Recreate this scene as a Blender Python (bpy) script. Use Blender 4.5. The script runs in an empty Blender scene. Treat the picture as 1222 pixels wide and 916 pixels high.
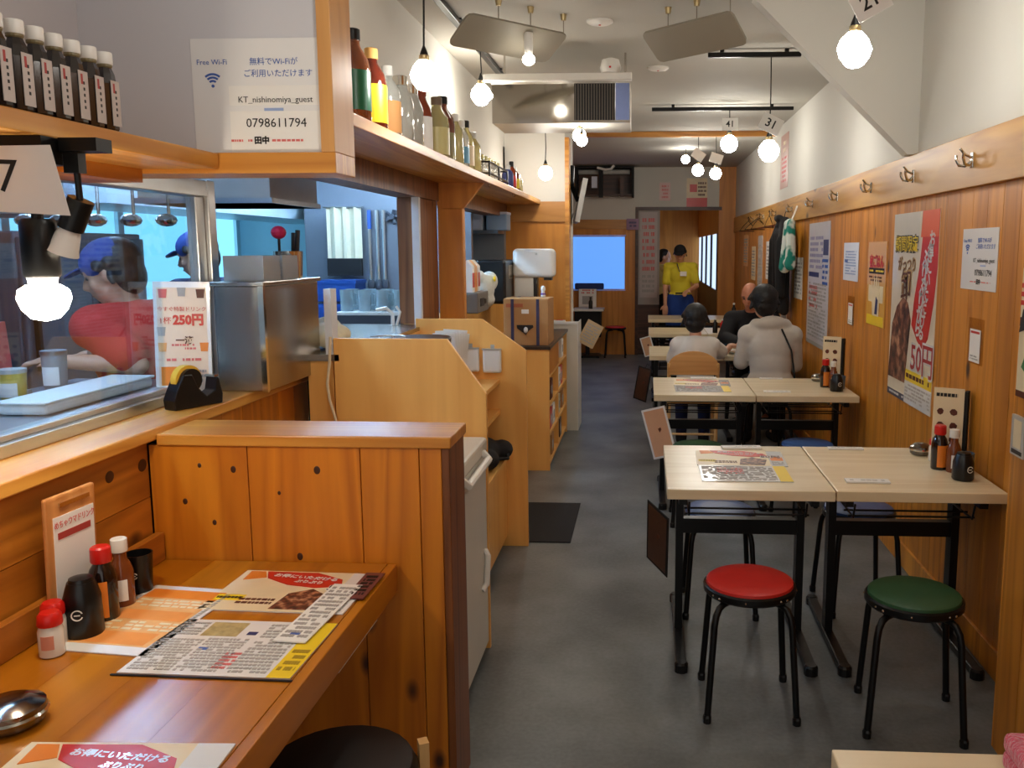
import bpy, bmesh, math, random
from mathutils import Vector, Matrix, Euler
random.seed(7)
S = bpy.context.scene
COL = S.collection
PI = math.pi

# ------------------------------------------------------------------ camera
F_PX, CX, CY = 1040.0, 715.0, 440.0          # focal length and principal point for the 1222x916 frame
W_PX, H_PX = 1222.0, 916.0
cam_d = bpy.data.cameras.new('camera'); cam = bpy.data.objects.new('camera', cam_d); COL.objects.link(cam)
cam_d.sensor_fit = 'HORIZONTAL'; cam_d.sensor_width = 36.0
cam_d.lens = F_PX / W_PX * 36.0
cam_d.shift_x = -(CX - W_PX / 2) / W_PX
cam_d.shift_y = (CY - H_PX / 2) / W_PX
cam_d.clip_start = 0.05; cam_d.clip_end = 100
cam.location = (0, 0, 1.57)
cam.rotation_euler = (math.radians(90 - 7.829), 0, math.radians(3.0535))
S.camera = cam

# ------------------------------------------------------------------ world, exposure
wd = bpy.data.worlds.new('world'); S.world = wd; wd.use_nodes = True
bg = wd.node_tree.nodes['Background']; bg.inputs[0].default_value = (1.0, 0.96, 0.9, 1); bg.inputs[1].default_value = 0.20
S.view_settings.view_transform = 'Standard'; S.view_settings.look = 'None'
S.view_settings.exposure = 2.15; S.view_settings.gamma = 1.0
S.view_settings.use_curve_mapping = False
BULB_POWER = 15.5       # radiance of the dining room bulbs
TUBE_POWER = 28.0       # radiance of the kitchen tubes

# ------------------------------------------------------------------ materials
def lin(c):
    c = c / 255.0
    return c / 12.92 if c <= 0.04045 else ((c + 0.055) / 1.055) ** 2.4
def rgb(r, g, b): return (lin(r), lin(g), lin(b), 1)
MATS = {}
def nmat(name):
    m = bpy.data.materials.new(name); m.use_nodes = True
    nt = m.node_tree; b = nt.nodes['Principled BSDF']
    return m, nt, b
def mat(name, col, rough=0.5, metal=0.0, vary=0.08, scale=12.0, bump=0.0, trans=0.0, ior=1.45, coat=0.0, sheen=0.0, alpha=1.0):
    if name in MATS: return MATS[name]
    m, nt, b = nmat(name)
    c = rgb(*col)
    b.inputs['Roughness'].default_value = rough; b.inputs['Metallic'].default_value = metal
    b.inputs['IOR'].default_value = ior
    b.inputs['Transmission Weight'].default_value = trans
    b.inputs['Coat Weight'].default_value = coat
    b.inputs['Sheen Weight'].default_value = sheen
    b.inputs['Alpha'].default_value = alpha
    tc = nt.nodes.new('ShaderNodeTexCoord'); n = nt.nodes.new('ShaderNodeTexNoise')
    n.inputs['Scale'].default_value = scale; n.inputs['Detail'].default_value = 4
    nt.links.new(tc.outputs['Object'], n.inputs['Vector'])
    mx = nt.nodes.new('ShaderNodeMix'); mx.data_type = 'RGBA'
    mx.inputs[6].default_value = tuple(x * (1 - vary) for x in c[:3]) + (1,)
    mx.inputs[7].default_value = tuple(min(1, x * (1 + vary)) for x in c[:3]) + (1,)
    nt.links.new(n.outputs['Fac'], mx.inputs[0]); nt.links.new(mx.outputs[2], b.inputs['Base Color'])
    if bump:
        bp = nt.nodes.new('ShaderNodeBump'); bp.inputs['Strength'].default_value = bump; bp.inputs['Distance'].default_value = 0.01
        nt.links.new(n.outputs['Fac'], bp.inputs['Height']); nt.links.new(bp.outputs['Normal'], b.inputs['Normal'])
    MATS[name] = m; return m
def emis(name, col, power):
    if name in MATS: return MATS[name]
    m, nt, b = nmat(name)
    c = rgb(*col); b.inputs['Base Color'].default_value = c
    b.inputs['Emission Color'].default_value = c; b.inputs['Emission Strength'].default_value = power
    MATS[name] = m; return m
def wood(name, dark, light, axis='Z', ring=9.0, knots=0.0, rough=0.42, vary=0.16, coat=0.0, stretch=0.07):
    """procedural timber: stretched noise grain, growth rings, optional knots, tone varies per board"""
    if name in MATS: return MATS[name]
    m, nt, b = nmat(name); L = nt.links.new; N = nt.nodes.new
    tc = N('ShaderNodeTexCoord'); oi = N('ShaderNodeObjectInfo')
    off = N('ShaderNodeVectorMath'); off.operation = 'MULTIPLY_ADD'
    cmb = N('ShaderNodeCombineXYZ')
    for i in range(3): L(oi.outputs['Random'], cmb.inputs[i])
    L(cmb.outputs[0], off.inputs[0]); off.inputs[1].default_value = (13.7, 7.3, 21.1); L(tc.outputs['Object'], off.inputs[2])
    mp = N('ShaderNodeMapping')
    s = [1, 1, 1]; s['XYZ'.index(axis)] = stretch
    mp.inputs['Scale'].default_value = s; L(off.outputs[0], mp.inputs['Vector'])
    n1 = N('ShaderNodeTexNoise'); n1.inputs['Scale'].default_value = 4.2; n1.inputs['Detail'].default_value = 2; n1.inputs['Distortion'].default_value = 0.9
    L(mp.outputs[0], n1.inputs['Vector'])
    mul = N('ShaderNodeMath'); mul.operation = 'MULTIPLY'; mul.inputs[1].default_value = ring; L(n1.outputs['Fac'], mul.inputs[0])
    fr = N('ShaderNodeMath'); fr.operation = 'PINGPONG'; fr.inputs[1].default_value = 0.5; L(mul.outputs[0], fr.inputs[0])
    n2 = N('ShaderNodeTexNoise'); n2.inputs['Scale'].default_value = 60; n2.inputs['Detail'].default_value = 3; L(mp.outputs[0], n2.inputs['Vector'])
    ad = N('ShaderNodeMath'); ad.operation = 'MULTIPLY_ADD'; ad.inputs[1].default_value = 0.35; L(n2.outputs['Fac'], ad.inputs[0]); L(fr.outputs[0], ad.inputs[2])
    cr = N('ShaderNodeValToRGB'); e = cr.color_ramp.elements
    e[0].position = 0.08; e[0].color = rgb(*dark); e[1].position = 0.62; e[1].color = rgb(*light)
    L(ad.outputs[0], cr.inputs['Fac']); col = cr.outputs['Color']
    if knots:
        mp2 = N('ShaderNodeMapping'); s2 = [1, 1, 1]; s2['XYZ'.index(axis)] = 0.55
        mp2.inputs['Scale'].default_value = s2; L(off.outputs[0], mp2.inputs['Vector'])
        v = N('ShaderNodeTexVoronoi'); v.inputs['Scale'].default_value = knots; L(mp2.outputs[0], v.inputs['Vector'])
        kr = N('ShaderNodeMapRange'); kr.inputs[1].default_value = 0.05; kr.inputs[2].default_value = 0.125; L(v.outputs['Distance'], kr.inputs[0])
        km = N('ShaderNodeMix'); km.data_type = 'RGBA'; km.inputs[6].default_value = rgb(70, 36, 16)
        L(kr.outputs[0], km.inputs[0]); L(col, km.inputs[7]); col = km.outputs[2]
    hv = N('ShaderNodeHueSaturation'); L(col, hv.inputs['Color'])
    mr = N('ShaderNodeMapRange'); mr.inputs[3].default_value = 1 - vary; mr.inputs[4].default_value = 1 + vary
    L(oi.outputs['Random'], mr.inputs[0]); L(mr.outputs[0], hv.inputs['Value'])
    L(hv.outputs['Color'], b.inputs['Base Color']); b.inputs['Roughness'].default_value = rough
    b.inputs['Coat Weight'].default_value = coat; b.inputs['Coat Roughness'].default_value = 0.25
    bp = N('ShaderNodeBump'); bp.inputs['Strength'].default_value = 0.12; bp.inputs['Distance'].default_value = 0.004
    L(ad.outputs[0], bp.inputs['Height']); L(bp.outputs['Normal'], b.inputs['Normal'])
    MATS[name] = m; return m
def glass(name, col=(240, 246, 250), rough=0.02, mix=0.22):
    """thin clear pane: mostly transparent with a weak mirror, so the room behind stays lit"""
    if name in MATS: return MATS[name]
    m, nt, b = nmat(name); L = nt.links.new
    tr = nt.nodes.new('ShaderNodeBsdfTransparent'); tr.inputs[0].default_value = rgb(*col)
    gl = nt.nodes.new('ShaderNodeBsdfGlossy'); gl.inputs['Roughness'].default_value = rough
    fr = nt.nodes.new('ShaderNodeFresnel'); fr.inputs[0].default_value = 1.5
    ml = nt.nodes.new('ShaderNodeMath'); ml.operation = 'MULTIPLY_ADD'; ml.inputs[1].default_value = mix; ml.inputs[2].default_value = 0.012; L(fr.outputs[0], ml.inputs[0])
    mx = nt.nodes.new('ShaderNodeMixShader'); L(ml.outputs[0], mx.inputs[0]); L(tr.outputs[0], mx.inputs[1]); L(gl.outputs[0], mx.inputs[2])
    L(mx.outputs[0], nt.nodes['Material Output'].inputs['Surface']); MATS[name] = m; return m

M_WALLW = wood('wall cedar boards', (172, 102, 22), (212, 138, 44), 'Z', 6, 4.5, vary=0.08)
M_RAIL = wood('pale rail timber', (164, 112, 40), (194, 142, 62), 'Y', 7, 3.0, vary=0.04, rough=0.45)
M_RAILX = wood('pale rail timber across', (172, 112, 44), (200, 142, 70), 'X', 7, 0, vary=0.04, rough=0.35)
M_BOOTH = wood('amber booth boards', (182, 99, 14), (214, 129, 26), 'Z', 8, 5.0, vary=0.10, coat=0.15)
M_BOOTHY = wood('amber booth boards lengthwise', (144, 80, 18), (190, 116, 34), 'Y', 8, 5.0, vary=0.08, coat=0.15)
M_CAPX = wood('amber cap timber', (186, 116, 34), (216, 150, 60), 'X', 8, 0, vary=0.03, coat=0.2)
M_CAPY = wood('amber sill timber', (188, 120, 40), (218, 156, 68), 'Y', 8, 0, vary=0.03, coat=0.25)
M_TBLW = wood('oiled counter timber', (160, 93, 10), (186, 114, 16), 'Y', 6, 0, vary=0.05, rough=0.28, coat=0.3)
M_PLY = wood('pale plywood', (240, 174, 90), (250, 190, 104), 'Z', 3, 0, vary=0.03, rough=0.4)
M_PLYX = wood('pale plywood lengthwise', (240, 176, 92), (250, 192, 106), 'Y', 3, 0, vary=0.03)
M_PILL = wood('dark knotty pillar', (96, 58, 34), (140, 90, 54), 'Z', 8, 7.0, vary=0.04)
M_TANW = wood('tan wall panel', (190, 116, 36), (216, 144, 54), 'Z', 4, 0, vary=0.05)
M_TOP = wood('cream laminate top', (222, 200, 158), (236, 218, 182), 'X', 6, 0, vary=0.05, rough=0.3, coat=0.2)
M_CHAIR = wood('chair beech', (182, 122, 58), (208, 150, 82), 'X', 6, 0, vary=0.03)
M_CHAIRL = wood('chair leg beech', (206, 160, 100), (226, 184, 124), 'Z', 5, 0, vary=0.03)
M_DKW = wood('dark brown timber', (54, 30, 18), (84, 48, 28), 'X', 6, 0, vary=0.1)
M_WHITE = mat('white plaster', (214, 211, 202), 0.75, vary=0.03, scale=3)
M_CEIL = mat('white ceiling paint', (184, 180, 170), 0.8, vary=0.03, scale=2)
M_GREYP = mat('grey white panel', (206, 206, 212), 0.5, vary=0.03, scale=2)
M_BLACK = mat('black steel', (16, 16, 17), 0.35, 0.3)
M_BLKP = mat('black plastic', (14, 14, 15), 0.3)
M_BLKM = mat('black matte', (20, 19, 19), 0.7)
M_STEEL = mat('brushed steel', (178, 170, 160), 0.24, 1.0, vary=0.05, scale=30)
M_ALU = mat('aluminium frame', (200, 200, 198), 0.3, 0.9)
M_CHROME = mat('chrome', (215, 210, 200), 0.12, 1.0)
M_PAPER = mat('white paper', (236, 234, 230), 0.6, vary=0.02)
M_PAPERB = mat('bluish white paper', (214, 220, 236), 0.6, vary=0.02)
M_LAM = mat('laminated white sheet', (232, 232, 232), 0.18, vary=0.02, coat=0.4)
M_RED = mat('print red', (204, 38, 26), 0.35, vary=0.06)
M_ORANGE = mat('print orange', (232, 132, 44), 0.4)
M_PEACH = mat('print peach', (230, 172, 110), 0.4, vary=0.2, scale=30)
M_YEL = mat('print yellow', (242, 208, 36), 0.4)
M_CREAM = mat('print cream', (232, 214, 178), 0.4)
M_BLUE = mat('print blue', (58, 96, 176), 0.45)
M_NAVYP = mat('print navy', (44, 52, 104), 0.5)
M_BROWN = mat('print brown', (92, 42, 24), 0.45, vary=0.6, scale=40)
M_INK = mat('print black', (26, 24, 24), 0.5)
M_GREYI = mat('print grey', (168, 164, 160), 0.5)
M_PINKI = mat('print pink', (214, 108, 104), 0.5)
M_GREENI = mat('print green', (58, 120, 62), 0.5)
M_WHT = mat('white plastic', (236, 234, 228), 0.35, vary=0.02)
M_REDC = mat('red cap plastic', (206, 30, 24), 0.3)
M_FREEZ = mat('freezer enamel', (222, 216, 202), 0.3, vary=0.03)
M_SOY = mat('soy sauce dark', (28, 14, 10), 0.12, coat=0.4)
M_AMBER = mat('amber liquor', (122, 46, 20), 0.1, coat=0.6)
M_BROWNB = mat('brown bottle', (84, 30, 18), 0.1, coat=0.6)
M_PALEL = mat('pale liquor', (206, 196, 140), 0.08, coat=0.6, trans=0.55)
M_CLEARB = mat('clear bottle glass', (214, 216, 210), 0.05, coat=0.6, trans=0.75)
M_GREENB = mat('green label', (30, 104, 74), 0.3)
M_CARD = mat('cardboard', (176, 128, 78), 0.75, vary=0.08)
M_PLAST = mat('milky plastic', (196, 194, 188), 0.35, trans=0.2)
M_SKIN = mat('skin', (206, 152, 122), 0.5, vary=0.05)
M_HAIR = mat('black hair', (20, 17, 17), 0.5, vary=0.3, scale=80, bump=0.3)
M_KTILE = mat('kitchen wall panel', (200, 216, 224), 0.3, vary=0.03)
M_KSTEEL = mat('kitchen steel', (150, 156, 164), 0.3, 0.9)
M_KDARK = mat('kitchen dark grey', (70, 74, 84), 0.5)
M_GLASS = glass('window glass')
M_GLASSC = glass('clear cup glass', (225, 235, 238), 0.03, 1.0)
M_BULB = emis('warm bulb glow', (255, 251, 242), BULB_POWER)

def foodmat(name, sc):
    if name in MATS: return MATS[name]
    m_, nt, b = nmat(name); MATS[name] = m_; tc = nt.nodes.new('ShaderNodeTexCoord'); n1 = nt.nodes.new('ShaderNodeTexNoise'); n1.inputs['Scale'].default_value = sc; n1.inputs['Detail'].default_value = 5
    cr = nt.nodes.new('ShaderNodeValToRGB'); e = cr.color_ramp.elements; e[0].position = .36; e[0].color = rgb(44, 22, 20); e[1].position = .68; e[1].color = rgb(196, 140, 104); q = e.new(.5); q.color = rgb(104, 54, 38)
    nt.links.new(tc.outputs['Object'], n1.inputs['Vector']); nt.links.new(n1.outputs['Fac'], cr.inputs[0]); nt.links.new(cr.outputs[0], b.inputs['Base Color']); b.inputs['Roughness'].default_value = .4; return m_

# ------------------------------------------------------------------ geometry helpers
class MB:
    def __init__(s): s.v = []; s.f = []
    def add(s, vs, fs, mtx=None):
        o = len(s.v)
        s.v += [tuple(mtx @ Vector(p)) if mtx else tuple(p) for p in vs]
        s.f += [tuple(i + o for i in f) for f in fs]; return s
    def box(s, x0, x1, y0, y1, z0, z1, mtx=None):
        return s.add([(x0, y0, z0), (x1, y0, z0), (x1, y1, z0), (x0, y1, z0), (x0, y0, z1), (x1, y0, z1), (x1, y1, z1), (x0, y1, z1)],
                     [(0, 3, 2, 1), (4, 5, 6, 7), (0, 1, 5, 4), (1, 2, 6, 5), (2, 3, 7, 6), (3, 0, 4, 7)], mtx)
    def prism(s, poly, t, mtx=None):
        """poly in local XY extruded 0..t along Z"""
        a = sum(poly[i][0] * poly[(i + 1) % len(poly)][1] - poly[(i + 1) % len(poly)][0] * poly[i][1] for i in range(len(poly)))
        if a < 0: poly = poly[::-1]
        n = len(poly); vs = [(p[0], p[1], 0) for p in poly] + [(p[0], p[1], t) for p in poly]
        return s.add(vs, [tuple(range(n - 1, -1, -1)), tuple(range(n, 2 * n))] + [(i, (i + 1) % n, n + (i + 1) % n, n + i) for i in range(n)], mtx)
    def lathe(s, prof, seg=20, mtx=None, c=(0, 0, 0)):
        """prof: list of (r, z)"""
        vs = []; fs = []
        for r, z in prof:
            for k in range(seg):
                a = 2 * PI * k / seg; vs.append((c[0] + r * math.cos(a), c[1] + r * math.sin(a), c[2] + z))
        for i in range(len(prof) - 1):
            for k in range(seg):
                k2 = (k + 1) % seg; fs.append((i * seg + k, i * seg + k2, (i + 1) * seg + k2, (i + 1) * seg + k))
        fs.append(tuple(range(seg - 1, -1, -1))); fs.append(tuple(range((len(prof) - 1) * seg, len(prof) * seg)))
        return s.add(vs, fs, mtx)
    def tube(s, pts, r, seg=10, r1=None):
        pts = [Vector(p) for p in pts]; n = len(pts); vs = []; fs = []
        up = None
        for i, p in enumerate(pts):
            d = (pts[min(i + 1, n - 1)] - pts[max(i - 1, 0)]).normalized()
            if up is None:
                up = Vector((0, 0, 1)) if abs(d.z) < 0.9 else Vector((1, 0, 0))
            x = d.cross(up).normalized(); y = x.cross(d).normalized(); up = y
            rr = r if r1 is None else r + (r1 - r) * i / (n - 1)
            for k in range(seg):
                a = 2 * PI * k / seg; vs.append(p + x * rr * math.cos(a) + y * rr * math.sin(a))
        for i in range(n - 1):
            for k in range(seg):
                k2 = (k + 1) % seg; fs.append((i * seg + k, (i + 1) * seg + k, (i + 1) * seg + k2, i * seg + k2))
        fs.append(tuple(range(seg))); fs.append(tuple(range(n * seg - 1, (n - 1) * seg - 1, -1)))
        return s.add(vs, fs)
    def ell(s, c, r, seg=16, rings=10, basis=None):
        vs = []; fs = []
        c = Vector(c)
        def P(v):
            v = Vector((v[0] * r[0], v[1] * r[1], v[2] * r[2]))
            return c + (basis @ v if basis else v)
        vs.append(P((0, 0, -1)))
        for i in range(1, rings):
            t = -PI / 2 + PI * i / rings
            for k in range(seg):
                a = 2 * PI * k / seg; vs.append(P((math.cos(t) * math.cos(a), math.cos(t) * math.sin(a), math.sin(t))))
        vs.append(P((0, 0, 1))); top = len(vs) - 1
        for k in range(seg): fs.append((0, 1 + (k + 1) % seg, 1 + k))
        for i in range(rings - 2):
            for k in range(seg):
                a = 1 + i * seg + k; b_ = 1 + i * seg + (k + 1) % seg; fs.append((a, b_, b_ + seg, a + seg))
        for k in range(seg): fs.append((top, 1 + (rings - 2) * seg + k, 1 + (rings - 2) * seg + (k + 1) % seg))
        return s.add(vs, fs)
    def cap(s, p0, p1, r0, r1, seg=14):
        p0 = Vector(p0); p1 = Vector(p1); d = (p1 - p0); L = d.length
        q = d.to_track_quat('Z', 'Y').to_matrix().to_4x4(); q.translation = p0
        prof = [(r0 * math.cos(t), r0 * math.sin(t)) for t in [-PI / 2 + .12 + (PI / 2 - .12) * i / 4 for i in range(5)]]
        prof += [(r1 * math.cos(t), L + r1 * math.sin(t)) for t in [(PI / 2 - .12) * i / 4 for i in range(5)]]
        return s.lathe(prof, seg, q)
    def mesh(s, name):
        me = bpy.data.meshes.new(name); me.from_pydata([tuple(v) for v in s.v], [], s.f); me.update(); return me
    def build(s, name, m, parent=None, loc=(0, 0, 0), rot=(0, 0, 0), smooth=False, bevel=0.0, seg=2):
        me = s.mesh(name)
        o = bpy.data.objects.new(name, me); COL.objects.link(o)
        me.materials.append(m)
        o.location = loc; o.rotation_euler = rot
        if parent: o.parent = parent
        if smooth:
            for p in me.polygons: p.use_smooth = True
            me.set_sharp_from_angle(angle=math.radians(38))
        if bevel:
            bv = o.modifiers.new('bevel', 'BEVEL'); bv.width = bevel; bv.segments = seg; bv.limit_method = 'ANGLE'; bv.angle_limit = math.radians(40)
        return o
def tag(o, label, cat, group=None):
    o['label'] = label; o['category'] = cat
    if group: o['group'] = group
    return o
def thing(name, label, cat, loc=(0, 0, 0), rot=(0, 0, 0), group=None):
    o = bpy.data.objects.new(name, None); COL.objects.link(o); o.empty_display_size = 0.05
    o.location = loc; o.rotation_euler = rot
    return tag(o, label, cat, group)
def struct(o, label=None):
    o['kind'] = 'structure'
    if label: o['label'] = label
    return o
def copy_tree(o, parent=None):
    c = o.copy(); COL.objects.link(c); c.parent = parent
    for ch in list(o.children): copy_tree(ch, c)
    return c
def dup(root, loc, label=None, rotz=None, group=None):
    c = copy_tree(root); c.location = loc
    if label: c['label'] = label
    if rotz is not None: c.rotation_euler = (0, 0, rotz)
    if group: c['group'] = group
    return c
def bx(x0, x1, y0, y1, z0, z1): return MB().box(x0, x1, y0, y1, z0, z1)
TXT = []
def text(body, size, m, parent, x, y, z=0.0012, align='CENTER', name='lettering', bold=0.0, rot=0.0, sx=1.0):
    cu = bpy.data.curves.new('txt', 'FONT'); cu.body = body; cu.size = size; cu.align_x = align; cu.align_y = 'CENTER'
    cu.resolution_u = 2; cu.offset = bold; cu.extrude = 0.0002
    o = bpy.data.objects.new('txt', cu); COL.objects.link(o)
    TXT.append((o, m, parent, (x, y, z), name, rot, sx)); return o
def flush_text():
    bpy.context.view_layer.update()
    dg = bpy.context.evaluated_depsgraph_get()
    for o, m, parent, loc, name, rot, sx in TXT:
        me = bpy.data.meshes.new_from_object(o.evaluated_get(dg)); me.materials.clear(); me.materials.append(m)
        n = bpy.data.objects.new(name, me); COL.objects.link(n); n.parent = parent; n.location = loc; n.rotation_euler = (0, 0, rot); n.scale = (sx, 1, 1)
        cu = o.data; bpy.data.objects.remove(o); bpy.data.curves.remove(cu)
    TXT.clear()
# orientation of flat sheets: local x = reading direction, local y = up, local z = out of the print
ROT_R = Matrix(((0, 0, -1), (-1, 0, 0), (0, 1, 0))).to_euler()     # on the right wall, facing -X
ROT_F = Euler((PI / 2, 0, 0))                                        # facing the camera (-Y)
ROT_L = Matrix(((0, 0, 1), (1, 0, 0), (0, 1, 0))).to_euler()        # on the left side, facing +X
def dashes(mb, x0, y0, x1, y1, rows, fill=0.55, seed=0, z=0.0006):
    """rows of short print marks, too small to read"""
    r = random.Random(seed + int(abs(x0) * 991) + rows); h = (y1 - y0) / rows
    for i in range(rows):
        yy = y0 + i * h + h * 0.22; x = x0
        while x < x1:
            w = r.uniform(0.04, 0.16) * (x1 - x0)
            if r.random() < 0.85: mb.box(x, min(x + w, x1), yy, yy + h * fill, 0, z)
            x += w + (x1 - x0) * 0.03
    return mb
def sheet(name, label, cat, w, h, base, loc, rot, t=0.0025, group=None, rects=(), lines=()):
    """flat printed thing; origin at its centre; rects: (x0,y0,x1,y1,material) as fractions of w,h from the lower left"""
    o = thing(name, label, cat, loc, rot, group)
    bx(-w / 2, w / 2, -h / 2, h / 2, 0, t).build('paper', base, o, bevel=min(w, h) * 0.0)
    by = {}
    for i, (a, b, c, d, m) in enumerate(rects):
        zz = 0.0004 + 0.00008 * i
        MB().box(-w / 2 + a * w, -w / 2 + c * w, -h / 2 + b * h, -h / 2 + d * h, t, t + zz).build('printed_area', m, o)
    by = {}
    for i, (a, b, c, d, n, m) in enumerate(lines):
        mb = by.setdefault(m.name, (MB(), m))[0]
        dashes(mb, -w / 2 + a * w, -h / 2 + b * h, -w / 2 + c * w, -h / 2 + d * h, n, seed=i, z=0.0012)
    for k, (mb, m) in by.items():
        q = mb.build('fine_print', m, o); q.location = (0, 0, t); q['kind'] = 'stuff'
    return o
def arcband(r0, r1, a0, a1, t, n=14):
    p = [(r1 * math.cos(a0 + (a1 - a0) * i / n), r1 * math.sin(a0 + (a1 - a0) * i / n)) for i in range(n + 1)]
    p += [(r0 * math.cos(a1 - (a1 - a0) * i / n), r0 * math.sin(a1 - (a1 - a0) * i / n)) for i in range(n + 1)]
    return p

# ================================================================== SETTING
CEIL = 2.75; XR = 1.30; YB = 13.0
mf, nt, b = nmat('dark vinyl floor')
tc = nt.nodes.new('ShaderNodeTexCoord'); n1 = nt.nodes.new('ShaderNodeTexNoise'); n1.inputs['Scale'].default_value = 2.3; n1.inputs['Detail'].default_value = 8
n2 = nt.nodes.new('ShaderNodeTexNoise'); n2.inputs['Scale'].default_value = 60; n2.inputs['Detail'].default_value = 4
cr = nt.nodes.new('ShaderNodeValToRGB'); cr.color_ramp.elements[0].color = rgb(84, 86, 85); cr.color_ramp.elements[1].color = rgb(126, 129, 128)
cr.color_ramp.elements[0].position = 0.3; cr.color_ramp.elements[1].position = 0.7
mm = nt.nodes.new('ShaderNodeMath'); mm.operation = 'MULTIPLY_ADD'; mm.inputs[1].default_value = 0.3
nt.links.new(tc.outputs['Object'], n1.inputs['Vector']); nt.links.new(tc.outputs['Object'], n2.inputs['Vector'])
sb = nt.nodes.new('ShaderNodeMath'); sb.operation = 'SUBTRACT'; sb.inputs[1].default_value = 0.15
nt.links.new(n2.outputs['Fac'], mm.inputs[0]); nt.links.new(n1.outputs['Fac'], mm.inputs[2]); nt.links.new(mm.outputs[0], sb.inputs[0]); nt.links.new(sb.outputs[0], cr.inputs['Fac'])
nt.links.new(cr.outputs['Color'], b.inputs['Base Color']); b.inputs['Roughness'].default_value = 0.42
struct(bx(-4.2, 1.5, -1.5, 19, -0.08, 0).build('floor', mf))
struct(bx(-1.3, 1.5, -1.5, 13.2, CEIL, CEIL + 0.08).build('ceiling', M_CEIL))
# right wall: white plaster above, cedar boards below, pale coat rail between
struct(bx(XR, XR + 0.12, -1.5, 19, 2.0, CEIL).build('wall_right_upper', M_WHITE))
wr = struct(bx(XR + 0.012, XR + 0.12, -1.5, 19, 0, 2.0).build('wall_right', mat('backing shadow brown', (40, 22, 10), 0.8)))
plank = bx(0, 0.014, 0.0015, 0.1485, 0, 2.0).mesh('plank'); plank.materials.append(M_WALLW)
for i in range(0, 76):
    o = bpy.data.objects.new('plank', plank); COL.objects.link(o); o.location = (XR, 2.55 + 0.15 * i, 0); o.parent = wr
struct(bx(XR - 0.024, XR, 2.6, 13.0, 1.812, 2.02).build('trim_coat_rail', M_RAIL, bevel=0.003))
struct(bx(XR - 0.014, XR, 2.66, 13.0, 0.0, 0.11).build('baseboard_right', M_WALLW, bevel=0.002))
# the wall steps forward near the camera
nw = struct(bx(1.125, XR + 0.1, -1.0, 2.65, 0, CEIL).build('wall_right_near', mat('backing shadow brown', (40, 22, 10), 0.8)))
pk2 = bx(0, 0.012, 0.0015, 0.1485, 0, CEIL).mesh('plank'); pk2.materials.append(M_WALLW)
for i in range(18):
    o = bpy.data.objects.new('plank', pk2); COL.objects.link(o); o.location = (1.113, 2.50 - 0.15 * i, 0); o.parent = nw
bx(1.113, 1.30, 2.65, 2.66, 0, CEIL).build('plank', M_WALLW, nw)
# triangular plaster haunch over the coat rail
tri = MB(); mt = Matrix(((1, 0, 0, 0), (0, 0, 1, 4.36), (0, 1, 0, 0), (0, 0, 0, 1)))
tri.prism([(1.30, 2.02), (1.30, CEIL), (0.50, CEIL), (1.25, 2.02)], 0.09, mt)
struct(tri.build('wall_right_haunch', M_WHITE))
# back wall with doorway (x -0.115..1.06, z<2.13) and frosted window
wb = []
struct(bx(-1.9, -0.115, YB, YB + 0.12, 2.0, CEIL).build('wall_back_upper', M_WHITE))
struct(bx(-0.115, 1.06, YB, YB + 0.12, 2.15, CEIL).build('wall_back_lintel', M_WHITE))
struct(bx(1.06, XR, YB, YB + 0.12, 0, CEIL).build('wall_back_jamb', M_TANW))
w = struct(bx(-1.9, -0.115, YB + 0.02, YB + 0.12, 0, 0.96).build('wall_back', M_TANW))
struct(bx(-1.9, -1.10, YB + 0.02, YB + 0.12, 0.96, 2.0).build('wall_back_side', M_TANW))
struct(bx(-0.30, -0.115, YB + 0.02, YB + 0.12, 0.96, 2.0).build('wall_back_pier', M_TANW))
struct(bx(-1.10, -0.30, YB + 0.02, YB + 0.12, 1.77, 2.0).build('wall_back_head', M_TANW))
struct(bx(-1.9, -0.115, YB, YB + 0.02, 1.86, 2.0).build('trim_back', M_RAILX))
w1 = struct(thing('window_1', '', ''), 'frosted window glowing blue in the far wooden wall'); del w1['category']
w1.location = (-0.70, YB + 0.06, 1.365)
bx(-0.40, 0.40, 0, 0.02, -0.405, 0.405).build('pane', emis('blue daylight pane', (92, 150, 236), 0.26), w1)
m = MB()
for a in ((-0.4, -0.385, -0.4, 0.4), (0.385, 0.4, -0.4, 0.4), (-0.385, 0.385, -0.4, -0.385), (-0.385, 0.385, 0.385, 0.4)): m.box(a[0], a[1], -0.03, 0, a[2], a[3])
m.build('window_frame', M_TANW, w1)
# corridor beyond the doorway
struct(bx(-0.115, 0.20, YB + 0.02, YB + 0.10, 0.75, 2.13).build('wall_corridor_screen', mat('hanging grey notice wall', (172, 164, 160), 0.6, vary=0.06)))
struct(bx(-0.115, 0.20, YB + 0.02, YB + 0.10, 0, 0.75).build('wall_corridor_dado', M_DKW))
struct(bx(-0.08, 0.02, YB + 0.12, 18, 0, 2.6).build('wall_corridor_left', M_TANW))
struct(bx(-0.2, 1.5, 18, 18.1, 0, 2.6).build('wall_corridor_end', M_TANW))
struct(bx(-0.3, 1.5, YB + 0.12, 18, 2.55, 2.62).build('ceiling_corridor', M_CEIL))
struct(bx(1.06, 1.16, YB + 0.12, 18, 0, 0.95).build('wall_corridor_right', M_DKW))
struct(bx(1.06, 1.16, YB + 0.12, 18, 1.80, 2.55).build('wall_corridor_right_head', M_TANW))
w2 = struct(thing('window_2', '', ''), 'bright corridor windows with dark mullions'); del w2['category']
w2.location = (1.08, 15, 0.95)
bx(0, 0.02, -1.85, 3, 0, 0.85).build('pane', emis('white daylight pane', (190, 216, 250), 0.32), w2)
for yy in (-1.85, -0.6, 0.6, 1.8): bx(-0.03, 0, yy, yy + 0.09, 0, 0.85).build('mullion', M_INK, w2)
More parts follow.
